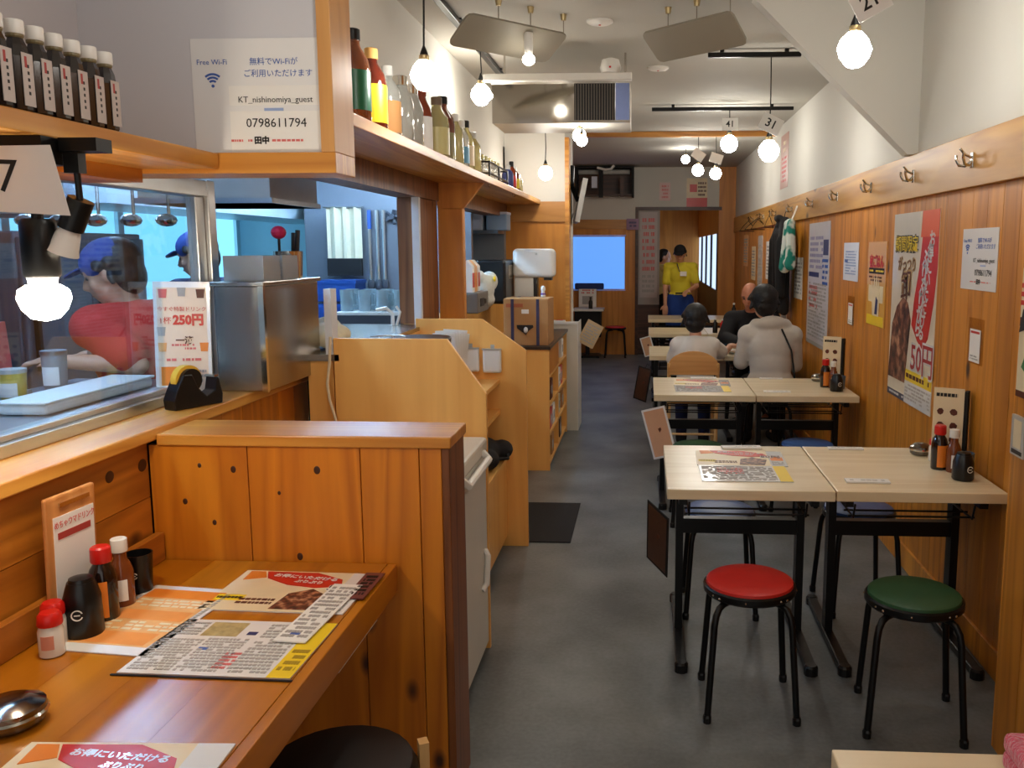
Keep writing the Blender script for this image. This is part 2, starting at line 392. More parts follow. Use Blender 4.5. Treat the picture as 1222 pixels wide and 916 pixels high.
struct(bx(-0.16, 1.10, YB - 0.02, YB, 2.13, 2.18).build('trim_lintel', M_DKW))
struct(bx(-0.16, -0.115, YB - 0.02, YB, 0, 2.13).build('trim_jamb', M_DKW))
# ------------------------------------------------ left side walls
XK = -1.20            # plane of the long kitchen wall
struct(bx(XK - 0.1, XK, 2.45, 7.5, 2.0, CEIL).build('wall_left_upper', M_WHITE))
struct(bx(XK - 0.1, XK, 3.27, 7.5, 0, 1.17).build('wall_left', M_PLY))
struct(bx(XK - 0.12, XK + 0.01, 2.45, 7.5, 1.84, 2.0).build('trim_kitchen_header', M_PILL))
struct(bx(XK - 0.12, XK, 4.62, 5.02, 1.17, 1.84).build('trim_knotty_pillar', M_PILL, bevel=0.004))
# white reveal frame of the serving hatch
h = struct(thing('window_3', '', ''), 'serving hatch with a white reveal into the kitchen'); del h['category']
h.location = (XK, 3.95, 1.2)
M_REV = mat('white reveal', (224, 226, 232), 0.5)
bx(-0.02, 0.008, -0.70, -0.64, -0.03, 0.22).build('window_frame', M_REV, h)
bx(-0.03, 0.008, 0.63, 0.665, -0.03, 0.64).build('window_frame', M_REV, h)
bx(-0.45, 0.03, -0.70, 0.66, -0.055, -0.03).build('window_sill', M_STEEL, h)
# tan wall closing the kitchen side, white above
tw = struct(bx(-1.9, -0.69, 7.52, 7.62, 0, 1.97).build('wall_left_end', M_TANW))
struct(bx(-1.3, -0.69, 7.50, 7.62, 1.97, CEIL).build('wall_left_end_upper', M_WHITE))
struct(bx(-1.16, -0.69, 7.495, 7.52, 1.80, 1.97).build('trim_end_rail', M_RAILX))
struct(bx(-0.69, -0.655, 7.49, 7.64, 0, 2.50).build('trim_end_post', M_CAPX))
struct(bx(-1.9, -0.69, 7.62, 8.3, 0, CEIL).build('wall_left_far', M_WHITE))
struct(bx(-2.0, -1.42, 8.3, 13.0, 0, CEIL).build('wall_left_alcove', M_TANW))
struct(bx(-1.5, -1.3, 7.62, 13.2, CEIL, CEIL + .08).build('ceiling_alcove', M_CEIL))
# ceiling beam with gilt timber edge further down the room
struct(bx(-0.69, XR, 9.10, 9.17, 2.70, 2.75).build('trim_ceiling_beam', M_CAPX))
# ------------------------------------------------ kitchen shell
struct(bx(-4.1, -4.0, -1, 8.6, 0, 2.5).build('wall_kitchen_back', M_KTILE))
struct(bx(-4.0, -1.25, 8.5, 8.6, 0, 2.5).build('wall_kitchen_end', M_KTILE))
struct(bx(-4.1, -1.31, -1, 8.6, 2.42, 2.5).build('ceiling_kitchen', M_KTILE))
struct(bx(-4.0, -1.55, -1.0, -0.9, 0, 2.5).build('wall_kitchen_near', M_KTILE))
for i, (x, y) in enumerate(((-2.6, 4.2), (-1.9, 5.7), (-1.85, 1.9))):  # unseen tubes added to light the kitchen, the hatch and the worker's front
    t = thing('unseen_fluorescent_light', 'long unseen cool fluorescent light added on the kitchen ceiling', 'light', (x, y, 2.42), group='unseen kitchen ceiling lights')
    bx(-0.1, 0.1, -0.62, 0.62, -0.05, 0).build('housing', M_WHT, t)
    MB().tube([(0, -0.6, -0.075), (0, 0.6, -0.075)], 0.022).build('tube', emis('cool tube glow', (176, 216, 255), TUBE_POWER), t)

# ================================================================== LEFT BOOTH
XB = -1.37
hw = struct(bx(XB - 0.16, XB - 0.012, 0.2, 3.5, 0, 1.05).build('wall_booth', mat('backing shadow brown', (40, 22, 10), 0.8)))
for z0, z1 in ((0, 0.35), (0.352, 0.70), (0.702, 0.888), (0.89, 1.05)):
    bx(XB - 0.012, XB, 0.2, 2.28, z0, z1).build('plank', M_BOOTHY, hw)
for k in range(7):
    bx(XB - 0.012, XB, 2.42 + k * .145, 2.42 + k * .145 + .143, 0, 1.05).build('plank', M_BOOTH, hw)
struct(bx(XB - 0.17, XB + 0.03, 0.2, 3.44, 1.05, 1.085).build('trim_sill', M_CAPY, bevel=0.004))
# counter top of the booth
t = thing('booth_counter', 'oiled amber wooden counter table fixed to the booth wall', 'table', (0, 0, 0))
for k in range(4):
    bx(-1.36 + k * .1635, -1.36 + (k + 1) * .1635 - .0006, 0.3, 2.275, 0.672, 0.71).build('board', M_TBLW, t)
bx(-0.706, -0.68, 0.3, 2.275, 0.630, 0.71).build('edge_board', M_TBLW, t, bevel=0.003)
bx(-1.358, -1.335, 0.3, 2.275, 0.711, 0.79).build('riser', M_BOOTHY, t, bevel=0.002)
bx(-1.34, -1.28, 0.5, 0.56, 0, 0.672).build('leg', M_BOOTH, t); bx(-1.34, -1.28, 2.0, 2.06, 0, 0.672).build('leg', M_BOOTH, t)
bx(-0.745, -0.70, 1.86, 2.15, 0.602, 0.612).build('white_rail', M_WHT, t); bx(-0.73, -0.72, 1.9, 1.91, 0.61, 0.68).build('rail_hanger', M_WHT, t); bx(-0.73, -0.72, 2.1, 2.11, 0.61, 0.68).build('rail_hanger', M_WHT, t)
# plank partition at its end
pt = struct(bx(-1.36, -0.56, 2.30, 2.46, 0, 1.03).build('wall_booth_partition', mat('backing shadow brown', (40, 22, 10), 0.8)))
xs = [-1.368, -1.09, -0.775, -0.612, -0.55]
for a, b_ in zip(xs[:-1], xs[1:]):
    bx(a + .0012, b_ - .0012, 2.283, 2.30, 0, 1.035).build('plank', M_BOOTH, pt, bevel=0.0015)
bx(-0.55, -0.528, 2.281, 2.47, 0, 1.036).build('end_board', wood('dark end board', (96, 52, 22), (134, 78, 36), 'Z', 8, 0), pt, bevel=0.003)
bx(-1.338, -0.522, 2.272, 2.48, 1.036, 1.068).build('cap', M_CAPX, pt, bevel=0.004)
# dark knots in the booth boards
M_KNOT = mat('timber knot', (64, 32, 14), .5, vary=.4, scale=90)
for kx, kz, kr_ in ((-1.131, 0.969, 0.010), (-1.273, 0.876, 0.009), (-1.193, 0.817, 0.008), (-0.896, 0.970, 0.012), (-1.226, 0.979, 0.007), (-0.955, 0.723, 0.011), (-1.005, 0.904, 0.006)):
    MB().ell((kx, 2.2832, kz), (kr_ * .8, .0012, kr_), 14, 8).build('knot', M_KNOT, pt, smooth=True)
for ky, kz, kr_ in ((2.107, 0.991, 0.019), (2.253, 0.985, 0.021)):
    MB().ell((XB - .0002, ky, kz), (.0012, kr_, kr_ * .85), 14, 8).build('knot', M_KNOT, hw, smooth=True)
# ------------------------------------------------ upper box with shelf and notice panel
ub = struct(bx(-1.53, -1.50, 0.2, 2.45, 1.80, CEIL).build('wall_left_upper_box', M_GREYP))
bx(-1.50, -1.13, 0.2, 2.30, 1.78, 1.82).build('shelf_board', M_CAPY, ub, bevel=0.003)
bx(-1.50, -1.34, 0.2, 2.30, 1.745, 1.78).build('shelf_bearer', M_BOOTHY, ub)
np_ = struct(bx(-1.50, -0.85, 2.322, 2.45, 1.82, CEIL).build('wall_notice_panel', M_GREYP))
bx(-1.50, -0.815, 2.30, 2.455, 1.768, 1.822).build('bottom_rail', M_CAPX, np_, bevel=0.002)
bx(-0.852, -0.815, 2.298, 2.456, 1.822, CEIL).build('end_post', wood('pale end post', (186, 128, 66), (212, 156, 90), 'Z', 6), np_, bevel=0.002)
# aluminium kitchen window
w4 = struct(thing('window_4', '', ''), 'aluminium framed sliding glass window to the kitchen'); del w4['category']
w4.location = (-1.52, 0, 0)
bx(-0.035, 0.03, 0.2, 2.939, 1.085, 1.118).build('window_frame', M_ALU, w4, bevel=0.003)
bx(-0.035, 0.012, 0.2, 2.939, 1.118, 1.135).build('window_frame', M_ALU, w4, bevel=0.003)
bx(-0.035, 0.03, 0.2, 2.939, 1.745, 1.80).build('window_frame', M_ALU, w4, bevel=0.003)
bx(-0.036, 0.032, 2.94, 2.99, 1.085, 1.802).build('window_frame', M_ALU, w4, bevel=0.004)
bx(-0.020, 0.016, 2.885, 2.94, 1.135, 1.745).build('window_sash', M_ALU, w4, bevel=0.004)
bx(-0.006, -0.002, 0.2, 2.885, 1.135, 1.745).build('pane', M_GLASS, w4)

# ================================================================== PENDANT LAMPS
def bulb_profile(r):      # faceted globe
    return [(r * .42, r * .95), (r * .80, r * .55), (r, 0.05 * r), (r * .86, -.42 * r), (r * .55, -.84 * r), (r * .30, -.98 * r)]
def pendant(x, y, z, r, label, top=CEIL, faceted=True, tagtext=None, tagrot=0.0, group='pendant lamps over the dining room', side=0):
    o = thing('pendant_lamp', label, 'lamp', (x, y, z), group=group)
    if faceted:
        MB().lathe(bulb_profile(r), 8).build('glass_shade', M_BULB, o)
    else:
        MB().ell((0, 0, 0), (r, r, r * 1.02), 20, 12).build('glass_globe', M_BULB, o, smooth=True)
    MB().lathe([(r * .30, r * .92), (r * .34, r * 1.0), (r * .34, r * 1.28), (r * .26, r * 1.34)], 16).build('brass_collar', mat('brass', (170, 150, 110), 0.3, 1.0), o, smooth=True)
    MB().lathe([(r * .30, r * 1.3), (r * .24, r * 1.5), (r * .10, r * 1.85), (r * .05, r * 2.0)], 14).build('socket', M_BLKP, o, smooth=True)
    MB().tube([(0, 0, r * 1.9), (0.004, 0.003, (top - z) * .5), (0, 0, top - z)], 0.0035, 8).build('cord', M_BLKM, o)
    if tagtext is not None:
        s = bpy.data.objects.new('number_tag', None); COL.objects.link(s); s.parent = o
        s.location = (0.035 if tagtext == '21' else 0.0, -r * 0.9, .15); s.rotation_euler = (PI / 2, tagrot, 0)
        bx(-0.065, 0.065, -0.05, 0.05, 0, 0.001).build('card', M_PAPER, s)
        if tagtext: text(tagtext, 0.07, M_INK, s, 0, 0.0, 0.0014, bold=0.001)
    return o
pendant(-0.765, 3.07, 2.161, 0.051, 'faceted glass pendant lamp hanging in front of the amber jug')
pendant(-0.98, 5.275, 2.472, 0.062, 'faceted glass pendant lamp hung from the short black ceiling track', top=2.716)
pendant(0.735, 3.27, 2.272, 0.062, 'faceted glass pendant lamp tagged 21 over the cream tables', tagtext='21', tagrot=-0.5)
pendant(0.735, 5.43, 2.155, 0.064, 'faceted glass pendant lamp tagged 31 on a long cord from the black track', top=2.70, tagtext='31', tagrot=0.45)
pendant(0.68, 7.45, 2.432, 0.070, 'round glass pendant lamp tagged 41 close under its black track', top=2.70, faceted=False, tagtext='41')
pendant(-0.80, 7.02, 2.165, 0.055, 'round glass pendant lamp in front of the white wall above the tan panel', faceted=False, top=2.56)
pendant(0.535, 9.35, 2.385, 0.060, 'round glass pendant lamp beyond the ceiling beam, twin of its neighbour', faceted=False, top=2.75, tagtext='', tagrot=.6)
pendant(0.72, 9.35, 2.35, 0.060, 'round glass pendant lamp beyond the ceiling beam, hung nearest the right wall', faceted=False, top=2.75, tagtext='', tagrot=.3)
pendant(0.46, 10.6, 2.62, 0.050, 'round glass lamp tight under the ceiling near the far doorway', faceted=False, top=2.75)
pendant(-0.41, 5.42, 2.252, 0.040, 'small round lamp hanging below the steel ceiling air unit', faceted=False, top=2.31)
pendant(-0.39, 5.35, 2.215, 0.034, 'small round lamp paired beside another below the steel air unit', faceted=False, top=2.31)
# unseen pendants added out of frame to light the nearest table and booth side
for x, y in ((0.55, 0.5), (-0.3, 1.5)):
    pendant(x, y, 2.36, 0.060, 'unseen faceted glass pendant lamp added over the ' + ('nearest table with the pink towel' if x > 0 else 'aisle beside the booth counter'))
# spot bulb under the left air deflector
sp = thing('spot_bulb', 'bare spot bulb just under the left white air deflector', 'lamp', (-0.59, 4.48, 2.503))
MB().ell((0, 0, 0), (0.032, 0.032, 0.028), 16, 10).build('bulb', emis('small spot glow', (255, 248, 234), 6.0), sp, smooth=True)
MB().lathe([(0.018, 0.02), (0.022, 0.05), (0.022, 0.128)], 14).build('socket', M_WHT, sp, smooth=True)
# ceiling tracks
def track(x0, x1, y0, y1, z, label):
    o = thing('ceiling_track', label, 'light track', (0, 0, 0), group='black ceiling light tracks')
    bx(x0, x1, y0, y1, z, z + 0.028).build('rail', M_BLACK, o, bevel=0.002)
    L = (x1 - x0) if (x1 - x0) > (y1 - y0) else (y1 - y0)
    for s in (0.15, 0.85):
        xx = x0 + (x1 - x0) * s; yy = y0 + (y1 - y0) * s
        bx(xx - .012, xx + .012, yy - .012, yy + .012, z + 0.028, CEIL).build('mount', M_BLACK, o)
    return o
track(0.36, 0.91, 5.42, 5.45, 2.70, 'black ceiling track crosswise, with the long corded lamp hanging from it')
track(0.04, 1.20, 7.44, 7.47, 2.70, 'black ceiling track crosswise, with a lamp held tight under it')
track(-1.0, -0.965, 4.15, 4.75, 2.715, 'black ceiling track lengthwise, above the amber jug')
track(-1.0, -0.965, 5.25, 6.05, 2.715, 'black ceiling track lengthwise, close to the steel air unit')
track(-0.83, -0.77, 6.95, 7.09, 2.56, 'short black lamp mount under the ceiling by the white end wall')
# ================================================================== CEILING EQUIPMENT
ca = thing('ceiling_cassette', 'white ceiling cassette air conditioner between two hanging deflectors', 'air conditioner', (-0.15, 3.75, CEIL))
bx(-0.42, 0.42, -0.42, 0.42, -0.035, 0).build('panel', M_WHT, ca, bevel=0.006)
bx(-0.25, 0.25, -0.25, 0.25, -0.042, -0.035).build('intake_grille', M_PLAST, ca)
for a in range(4):
    f = bx(-0.24, 0.24, 0.31, 0.39, -0.05, -0.036).build('flap', M_WHT, ca, rot=(0, 0, a * PI / 2))
def deflector(A, B, Wv, label):
    A = Vector(A); B = Vector(B); Wv = Vector(Wv); u = B - A; n = u.cross(Wv).normalized() * 0.012
    o = thing('air_deflector', label, 'air deflector', tuple((A + B) / 2 + Wv / 2), group='white air deflectors under the ceiling')
    c = (A + B) / 2 + Wv / 2
    r = 0.12
    pts = []
    for p in (A, B, B + Wv, A + Wv): pts.append(p - c)
    def mixp(s, t_): return (A + u * s + Wv * t_) - c
    e = 0.05; g = 0.14
    loop = [mixp(e, 0), mixp(1 - e, 0), mixp(1 - e * .3, g * .3), mixp(1, g), mixp(1, 1 - g), mixp(1 - e * .3, 1 - g * .3), mixp(1 - e, 1), mixp(e, 1), mixp(e * .3, 1 - g * .3), mixp(0, 1 - g), mixp(0, g), mixp(e * .3, g * .3)]
    k = len(loop); mb = MB().add([p - n / 2 for p in loop] + [p + n / 2 for p in loop], [tuple(range(k)), tuple(range(2 * k - 1, k - 1, -1))] + [(i, k + i, k + (i + 1) % k, (i + 1) % k) for i in range(k)])
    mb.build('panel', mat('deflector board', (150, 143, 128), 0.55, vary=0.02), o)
    for s in (0.3, 0.62, 0.97):
        p = mixp(s, 0.08); MB().tube([p, (p.x, p.y, CEIL - c.z)], 0.003, 6).build('hanger_rod', M_STEEL, o)
        MB().lathe([(0.012, -0.03), (0.018, 0)], 10, c=(p.x, p.y, CEIL - c.z)).build('rod_mount', mat('brass', (170, 150, 110)), o)
    return o
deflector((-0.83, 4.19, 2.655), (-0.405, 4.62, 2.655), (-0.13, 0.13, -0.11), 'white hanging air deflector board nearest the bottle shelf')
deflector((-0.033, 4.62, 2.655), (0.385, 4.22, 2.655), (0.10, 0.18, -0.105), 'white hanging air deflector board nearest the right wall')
ac = thing('ceiling_air_unit', 'polished steel ceiling air unit with a dark slatted intake grille', 'air conditioner', (-0.52, 5.30, 2.31))
bx(-0.40, 0.42, 0.004, 0.45, 0, 0.235).build('casing', mat('white unit enamel', (196, 190, 178), .5), ac, bevel=0.004); bx(-0.40, 0.42, 0.0, 0.004, 0, 0.235).build('front_plate', mat('polished casing', (206, 200, 190), 0.08, 1.0, vary=0.02), ac)
bx(-0.44, 0.43, -0.06, 0.0, 0.235, 0.275).build('top_rail', M_WHT, ac, bevel=0.004)
[bx(x_, x_ + .012, .2, .212, .235, .44).build('hanger_rod', M_STEEL, ac) for x_ in (-.36, .38)]
gi = bx(0.09, 0.33, -0.004, 0.0, 0.015, 0.225).build('intake_grille', M_INK, ac)
for k in range(15):
    bx(0.095 + k * .0158, 0.095 + k * .0158 + .005, -0.012, -0.004, 0.015, 0.225).build('grille_slat', mat('grille grey', (108, 100, 92), .5), gi)
bx(0.335, 0.415, -0.005, 0.0, 0.015, 0.225).build('side_plate', mat('bluish steel', (130, 144, 190), 0.25, 0.8), ac)
def disc(name, label, x, y, r, h, cat, m=M_WHT):
    o = thing(name, label, cat, (x, y, CEIL))
    MB().lathe([(r, 0), (r, -h * .4), (r * .8, -h * .8), (r * .3, -h)], 20).build('cover', m, o, smooth=True)
    bx(-r * .08, r * .08, -r * .08, r * .08, -h * 1.15, -h).build('indicator', M_REDC, o)
    return o
disc('smoke_detector', 'round flat ceiling detector beside the cassette flap', -0.25, 4.75, 0.07, 0.02, 'detector')
disc('ceiling_sprinkler', 'round flat sprinkler plate beyond the right deflector', 0.07, 5.95, 0.07, 0.02, 'sprinkler')
o = thing('smoke_alarm', 'white domed smoke alarm standing on the rail of the steel air unit', 'detector', (-0.215, 5.27, 2.585))
MB().lathe([(0.055, 0), (0.062, 0.03), (0.05, 0.075), (0.02, 0.085)], 20).build('body', M_WHT, o, smooth=True); bx(-.006, .006, -.064, -.05, 0.02, 0.03).build('indicator', M_REDC, o)
# dark fittings on the far wall and a hanging screen
o = thing('wall_recess', 'dark brown open recess with pipes high on the far wall', 'cabinet', (-0.60, 12.98, 2.33))
bx(-0.42, 0.42, -0.02, 0.0, 0, 0.40).build('back_board', M_DKW, o)
bx(-0.42, 0.42, -0.35, -0.02, 0.38, 0.40).build('top_board', M_BLKM, o); bx(0.39, 0.42, -0.35, -0.02, -0.02, 0.38).build('side_board', M_BLKM, o); bx(-0.42, -0.39, -0.35, -0.02, 0, 0.38).build('side_board', M_BLKM, o)
bx(-0.39, 0.39, -0.3, -0.02, 0.0, 0.02).build('shelf', M_DKW, o); bx(-0.08, -0.02, -0.36, -0.3, -0.03, 0.39).build('post', M_BLKM, o); bx(0.22, 0.28, -0.25, -0.2, -0.02, 0.25).build('post', M_DKW, o)
MB().tube([(-0.38, -0.2, 0.335), (0.36, -0.2, 0.335)], 0.035, 12).build('pipe', M_PLAST, o, smooth=True)
MB().tube([(-0.1, -0.4, 0.38), (0.02, -0.42, 0.35), (0.10, -0.42, 0.36), (0.14, -0.42, 0.41)], 0.018, 8).build('hose', M_WHT, o, smooth=True)
bx(-0.18, -0.10, -0.38, -0.36, 0.10, 0.26).build('label_card', M_PAPERB, o)
tv = thing('hanging_screen', 'black flat screen tilted on a bracket beside the timber post', 'monitor', (-0.595, 7.95, 1.99), (0, 0.20, 0.12))
bx(-0.02, 0.015, -0.28, 0.28, -0.19, 0.19).build('screen_body', M_BLKP, tv, bevel=0.004); bx(0.015, 0.018, -0.27, 0.27, -0.18, 0.18).build('screen_glass', mat('dark screen', (28, 26, 30), 0.1), tv)
bx(-0.024, 0.02, -0.283, -0.28, -0.19, 0.19).build('edge_strip', M_PLAST, tv)
MB().tube([(-0.02, 0, 0), (-0.10, 0.0, 0.12), (-0.13, 0.02, 0.3)], 0.02, 8).build('bracket', M_BLACK, tv)
MB().tube([(-0.03, -0.1, -0.1), (-0.09, -0.12, -0.2), (-0.07, -0.02, -0.24), (-0.03, 0.1, -0.1)], 0.006, 6).build('cable', M_PLAST, tv)

# ================================================================== RIGHT SIDE: TABLES
def make_table(label):
    """one 60 cm table, origin at floor under its aisle-front corner"""
    w, d, h = 0.602, 0.72, 0.71
    o = thing('dining_table', label, 'table', (0, 0, 0), group='cream topped dining tables in rows')
    bx(0, w, 0, d, h - 0.038, h).build('table_top', M_TOP, o, bevel=0.003)
    for x in (0.045, w - 0.075):
        bx(x, x + 0.03, d / 2 - 0.03, d / 2 + 0.03, 0.03, h - 0.038).build('leg', M_BLACK, o)
        f = bx(x - 0.005, x + 0.035, 0.02, d - 0.02, 0.005, 0.035).build('foot_bar', M_BLACK, o, bevel=0.004)
        for yy in (0.012, d - 0.052): MB().lathe([(0.026, 0), (0.026, 0.03), (0.02, 0.038)], 12, c=(x + .015, yy + .02, 0)).build('foot_cap', M_BLKP, f)
        bx(x, x + 0.03, 0.06, d - 0.06, h - 0.075, h - 0.038).build('top_bracket', M_BLACK, o)
    bx(0.075, w - 0.075, 0.34, 0.38, 0.435, 0.495).build('cross_bar', M_BLACK, o)
    m = MB()
    for yy in (0.12, 0.19, 0.34, 0.41, 0.48, 0.55): m.tube([(0.07, yy, 0.585), (w - 0.07, yy, 0.585)], 0.004, 6)
    for x in (0.085, w - 0.085): m.tube([(x, 0.10, 0.585), (x, 0.56, 0.585)], 0.004, 6); m.tube([(x, 0.10, 0.585), (x, 0.08, 0.64)], 0.004, 6)
    m.build('wire_rack', M_BLKP, o)
    return o
ROWS = [3.07, 5.13, 7.05, 8.92, 10.75]
names = ['in the first full row', 'in the second row', 'where the guests sit', 'in the row behind the bald guest', 'in the last row by the doorway']
t0 = make_table('cream topped table with black feet, aisle half, beside the red stool'); t0.location = (0.083, ROWS[0], 0)
lab2 = [('cream topped table with black feet, aisle half, in front of the round backed chair', 'cream topped table, wall half, behind the table with the green stool'),
        ('cream topped table, aisle half, where the child in white sits', 'cream topped table, wall half, between the hooded guest and the bald guest'),
        ('cream topped table, aisle half, in the row behind the bald guest', 'cream topped table, wall half, behind the back of the bald guest'),
        ('cream topped table, aisle half, in the last row before the staff member', 'cream topped table, wall half, in the last row before the doorway')]
dup(t0, (0.69, ROWS[0] + .004, 0), 'cream topped table with black feet, wall half, beside the green stool')
for y, (la, lb) in zip(ROWS[1:], lab2):
    dx = -0.03 if y < 6 else -0.05
    dup(t0, (0.083 + dx, y, 0), la); dup(t0, (0.69 + dx, y + .004, 0), lb)
dup(t0, (0.328, 0.71, 0), 'cream topped table with a pink fluffy towel on it')

# ------------------------------------------------ stools
def make_stool(label, padm, r=0.152, h=0.45):
    o = thing('round_stool', label, 'stool', (0, 0, 0), group='round stools with black legs')
    p = MB().lathe([(r * .9, h - 0.03), (r * .98, h - 0.018), (r * .97, h - 0.006), (r * .9, h), (r * .5, h + .003), (0.01, h + .004)], 32).build('seat_pad', padm, o, smooth=True)
    MB().lathe([(r * .80, h - 0.045), (r * 1.0, h - 0.045), (r * 1.04, h - 0.038), (r * 1.04, h - 0.02), (r * 1.0, h - 0.014), (r * .8, h - .03)], 32).build('rim', M_BLACK, o, smooth=True)
    for k in range(4):
        a = PI / 4 + k * PI / 2; c, s = math.cos(a), math.sin(a)
        pts = [(c * r * q_, s * r * q_, z_) for q_, z_ in ((.35, h - .054), (.90, h - .057), (1.04, h - .066), (1.14, h - .088), (1.19, h - .12), (1.38, .012))]
        l = MB().tube(pts, 0.0115, 10).build('leg', M_BLACK, o, smooth=True)
        MB().lathe([(0.014, 0), (0.015, 0.02), (0.0125, 0.028)], 10, c=(c * r * 1.383, s * r * 1.383, 0)).build('leg_cap', M_BLKP, l)
        MB().ell((c * r * 1.02, s * r * 1.02, h - .033), (0.006, 0.006, 0.005), 8, 6).build('rivet', M_CHROME, o)
    for k in range(8):
        a = PI / 8 + k * PI / 4 + .2; MB().ell((math.cos(a) * r * 1.035, math.sin(a) * r * 1.035, h - .03), (0.004, 0.004, 0.004), 8, 6).build('rivet', M_CHROME, o)
    return o
M_SRED = mat('red vinyl', (206, 44, 36), 0.4, vary=0.1, scale=20); M_SGRN = mat('green vinyl', (42, 82, 50), 0.45, vary=0.1, scale=20); M_SBLU = mat('blue vinyl', (58, 92, 150), 0.4, vary=0.1, scale=20)
s = make_stool('red vinyl round stool with black legs', M_SRED); s.location = (0.364, 2.895, 0); s.rotation_euler = (0, 0, 0.0)
s = make_stool('green vinyl round stool standing by the wall at the front table row', M_SGRN); s.location = (0.895, 2.81, 0); s.rotation_euler = (0, 0, -0.14)
sb_ = make_stool('blue vinyl round stool pushed under the far side, behind the red stool', M_SBLU); sb_.location = (0.33, 3.72, 0)
dup(sb_, (0.945, 3.78, 0), 'blue vinyl round stool pushed under the far side, behind the green stool', rotz=.1)
s = make_stool('green vinyl round stool in front of the round backed chair row', M_SGRN); s.location = (0.31, 4.96, 0)
dup(sb_, (0.95, 5.05, 0), 'blue vinyl round stool in front of the hooded guest row', rotz=.3)
dup(sb_, (0.95, 6.66, 0), 'blue vinyl round stool under the hooded guest', rotz=.2)
dup(sb_, (0.96, 8.10, 0), 'blue vinyl round stool under the bald guest', rotz=.2)
s = make_stool('red topped round stool against the far wooden wall', M_SRED); s.location = (-0.44, 12.72, 0); 
# pad-top stool under the booth counter
o = thing('padded_stool', 'black padded stool with wooden posts under the booth counter', 'stool', (-0.665, 1.74, 0))
MB().lathe([(0.14, 0.40), (0.168, 0.405), (0.172, 0.43), (0.16, 0.452), (0.1, 0.46), (0.01, 0.462)], 28).build('seat_pad', mat('black vinyl', (26, 24, 24), 0.45), o, smooth=True)
MB().lathe([(0.15, 0.375), (0.15, 0.40)], 24).build('seat_board', M_CHAIRL, o)
for a in (0.45, 0.45 + PI / 2, 0.45 + PI, 0.45 - PI / 2):
    c, s_ = math.cos(a), math.sin(a); bx(-0.011, 0.011, -0.014, 0.014, 0, 0.465 if a < 1 and a > 0 else 0.38).build('leg', M_CHAIRL, o, loc=(c * 0.186, s_ * 0.186, 0), rot=(0, 0, a))
for a in (0.45, 0.45 + PI / 2): 
    c, s_ = math.cos(a), math.sin(a); MB().tube([(c * .185, s_ * .185, .2), (-c * .185, -s_ * .185, .2)], 0.008, 8).build('stretcher', M_CHAIRL, o)
# wooden chair with round top back (child's seat)
o = thing('wooden_chair', 'pale wooden chair with a rounded top backrest', 'chair', (0.353, 6.40, 0))
for x in (-0.175, 0.175):
    MB().tube([(x, 0.02, 0.0), (x, 0.0, 0.40), (x * 1.02, -0.03, 0.74)], 0.014, 8).build('leg', M_CHAIRL, o, smooth=True)
    MB().tube([(x, 0.36, 0.0), (x, 0.35, 0.43)], 0.014, 8).build('leg', M_CHAIRL, o, smooth=True)
bx(-0.20, 0.20, 0.0, 0.38, 0.43, 0.455).build('seat', M_CHAIR, o, bevel=0.008)
pl = [(-0.185, 0)] + [(-0.185 * math.cos(t_), 0.06 + 0.115 * math.sin(t_)) for t_ in [PI * i / 16 for i in range(17)]] + [(0.185, 0)]
MB().prism(pl, 0.018, Matrix(((1, 0, 0, 0), (0, .08, 1, -0.045), (0, 1, -.08, 0.655), (0, 0, 0, 1)))).build('backrest', M_CHAIR, o, bevel=0.003)
MB().tube([(-0.175, 0.35, 0.2), (0.175, 0.35, 0.2)], 0.009, 8).build('stretcher', M_CHAIRL, o); MB().tube([(-0.175, 0.01, 0.2), (0.175, 0.01, 0.2)], 0.009, 8).build('stretcher', M_CHAIRL, o)
bx(-0.175, 0.175, 0.0, 0.02, 0.46, 0.49).build('back_rail', M_CHAIRL, o)

# ------------------------------------------------ table top things
def bottle(name, label, x, y, z, prof, m, capprof=None, capm=None, lab=None, labm=None, cat='bottle', group=None, liquid=None):
    o = thing(name, label, cat, (x, y, z), group=group)
    MB().lathe(prof, 20).build('body', m, o, smooth=True)
    if capprof: MB().lathe(capprof, 18).build('cap', capm, o, smooth=True)
    if lab:        # a band around the body: (radius, z0, z1, a0, a1)
        r, z0, z1, a0, a1 = lab; n = 10; mb = MB()
        vs = []
        for zz in (z0, z1):
            for i in range(n + 1):
                a = a0 + (a1 - a0) * i / n; vs.append((r * math.cos(a), r * math.sin(a), zz))
        for zz in (z0, z1):
            for i in range(n + 1):
                a = a0 + (a1 - a0) * i / n; vs.append(((r - .0012) * math.cos(a), (r - .0012) * math.sin(a), zz))
        k = n + 1
        fs = [(i, i + 1, k + i + 1, k + i) for i in range(n)] + [(2 * k + i, 3 * k + i, 3 * k + i + 1, 2 * k + i + 1) for i in range(n)]
        fs += [(i, 2 * k + i, 2 * k + i + 1, i + 1) for i in range(n)] + [(k + i, k + i + 1, 3 * k + i + 1, 3 * k + i) for i in range(n)] + [(0, k, 3 * k, 2 * k), (n, 2 * k + n, 3 * k + n, k + n)]
        mb.add(vs, fs).build('label', labm, o, smooth=True)
    return o
CAMA = -PI / 2      # label angle facing the camera
def sauce(x, y, z, label, **k):
    return bottle('sauce_bottle', label, x, y, z, [(0.029, 0), (0.031, 0.004), (0.031, 0.10), (0.026, 0.122), (0.018, 0.135), (0.016, 0.142)], M_SOY,
                  [(0.021, 0.138), (0.023, 0.142), (0.022, 0.172), (0.018, 0.176)], M_REDC, (0.0325, 0.012, 0.098, CAMA - .55, CAMA + .85), M_ORANGE, **k)
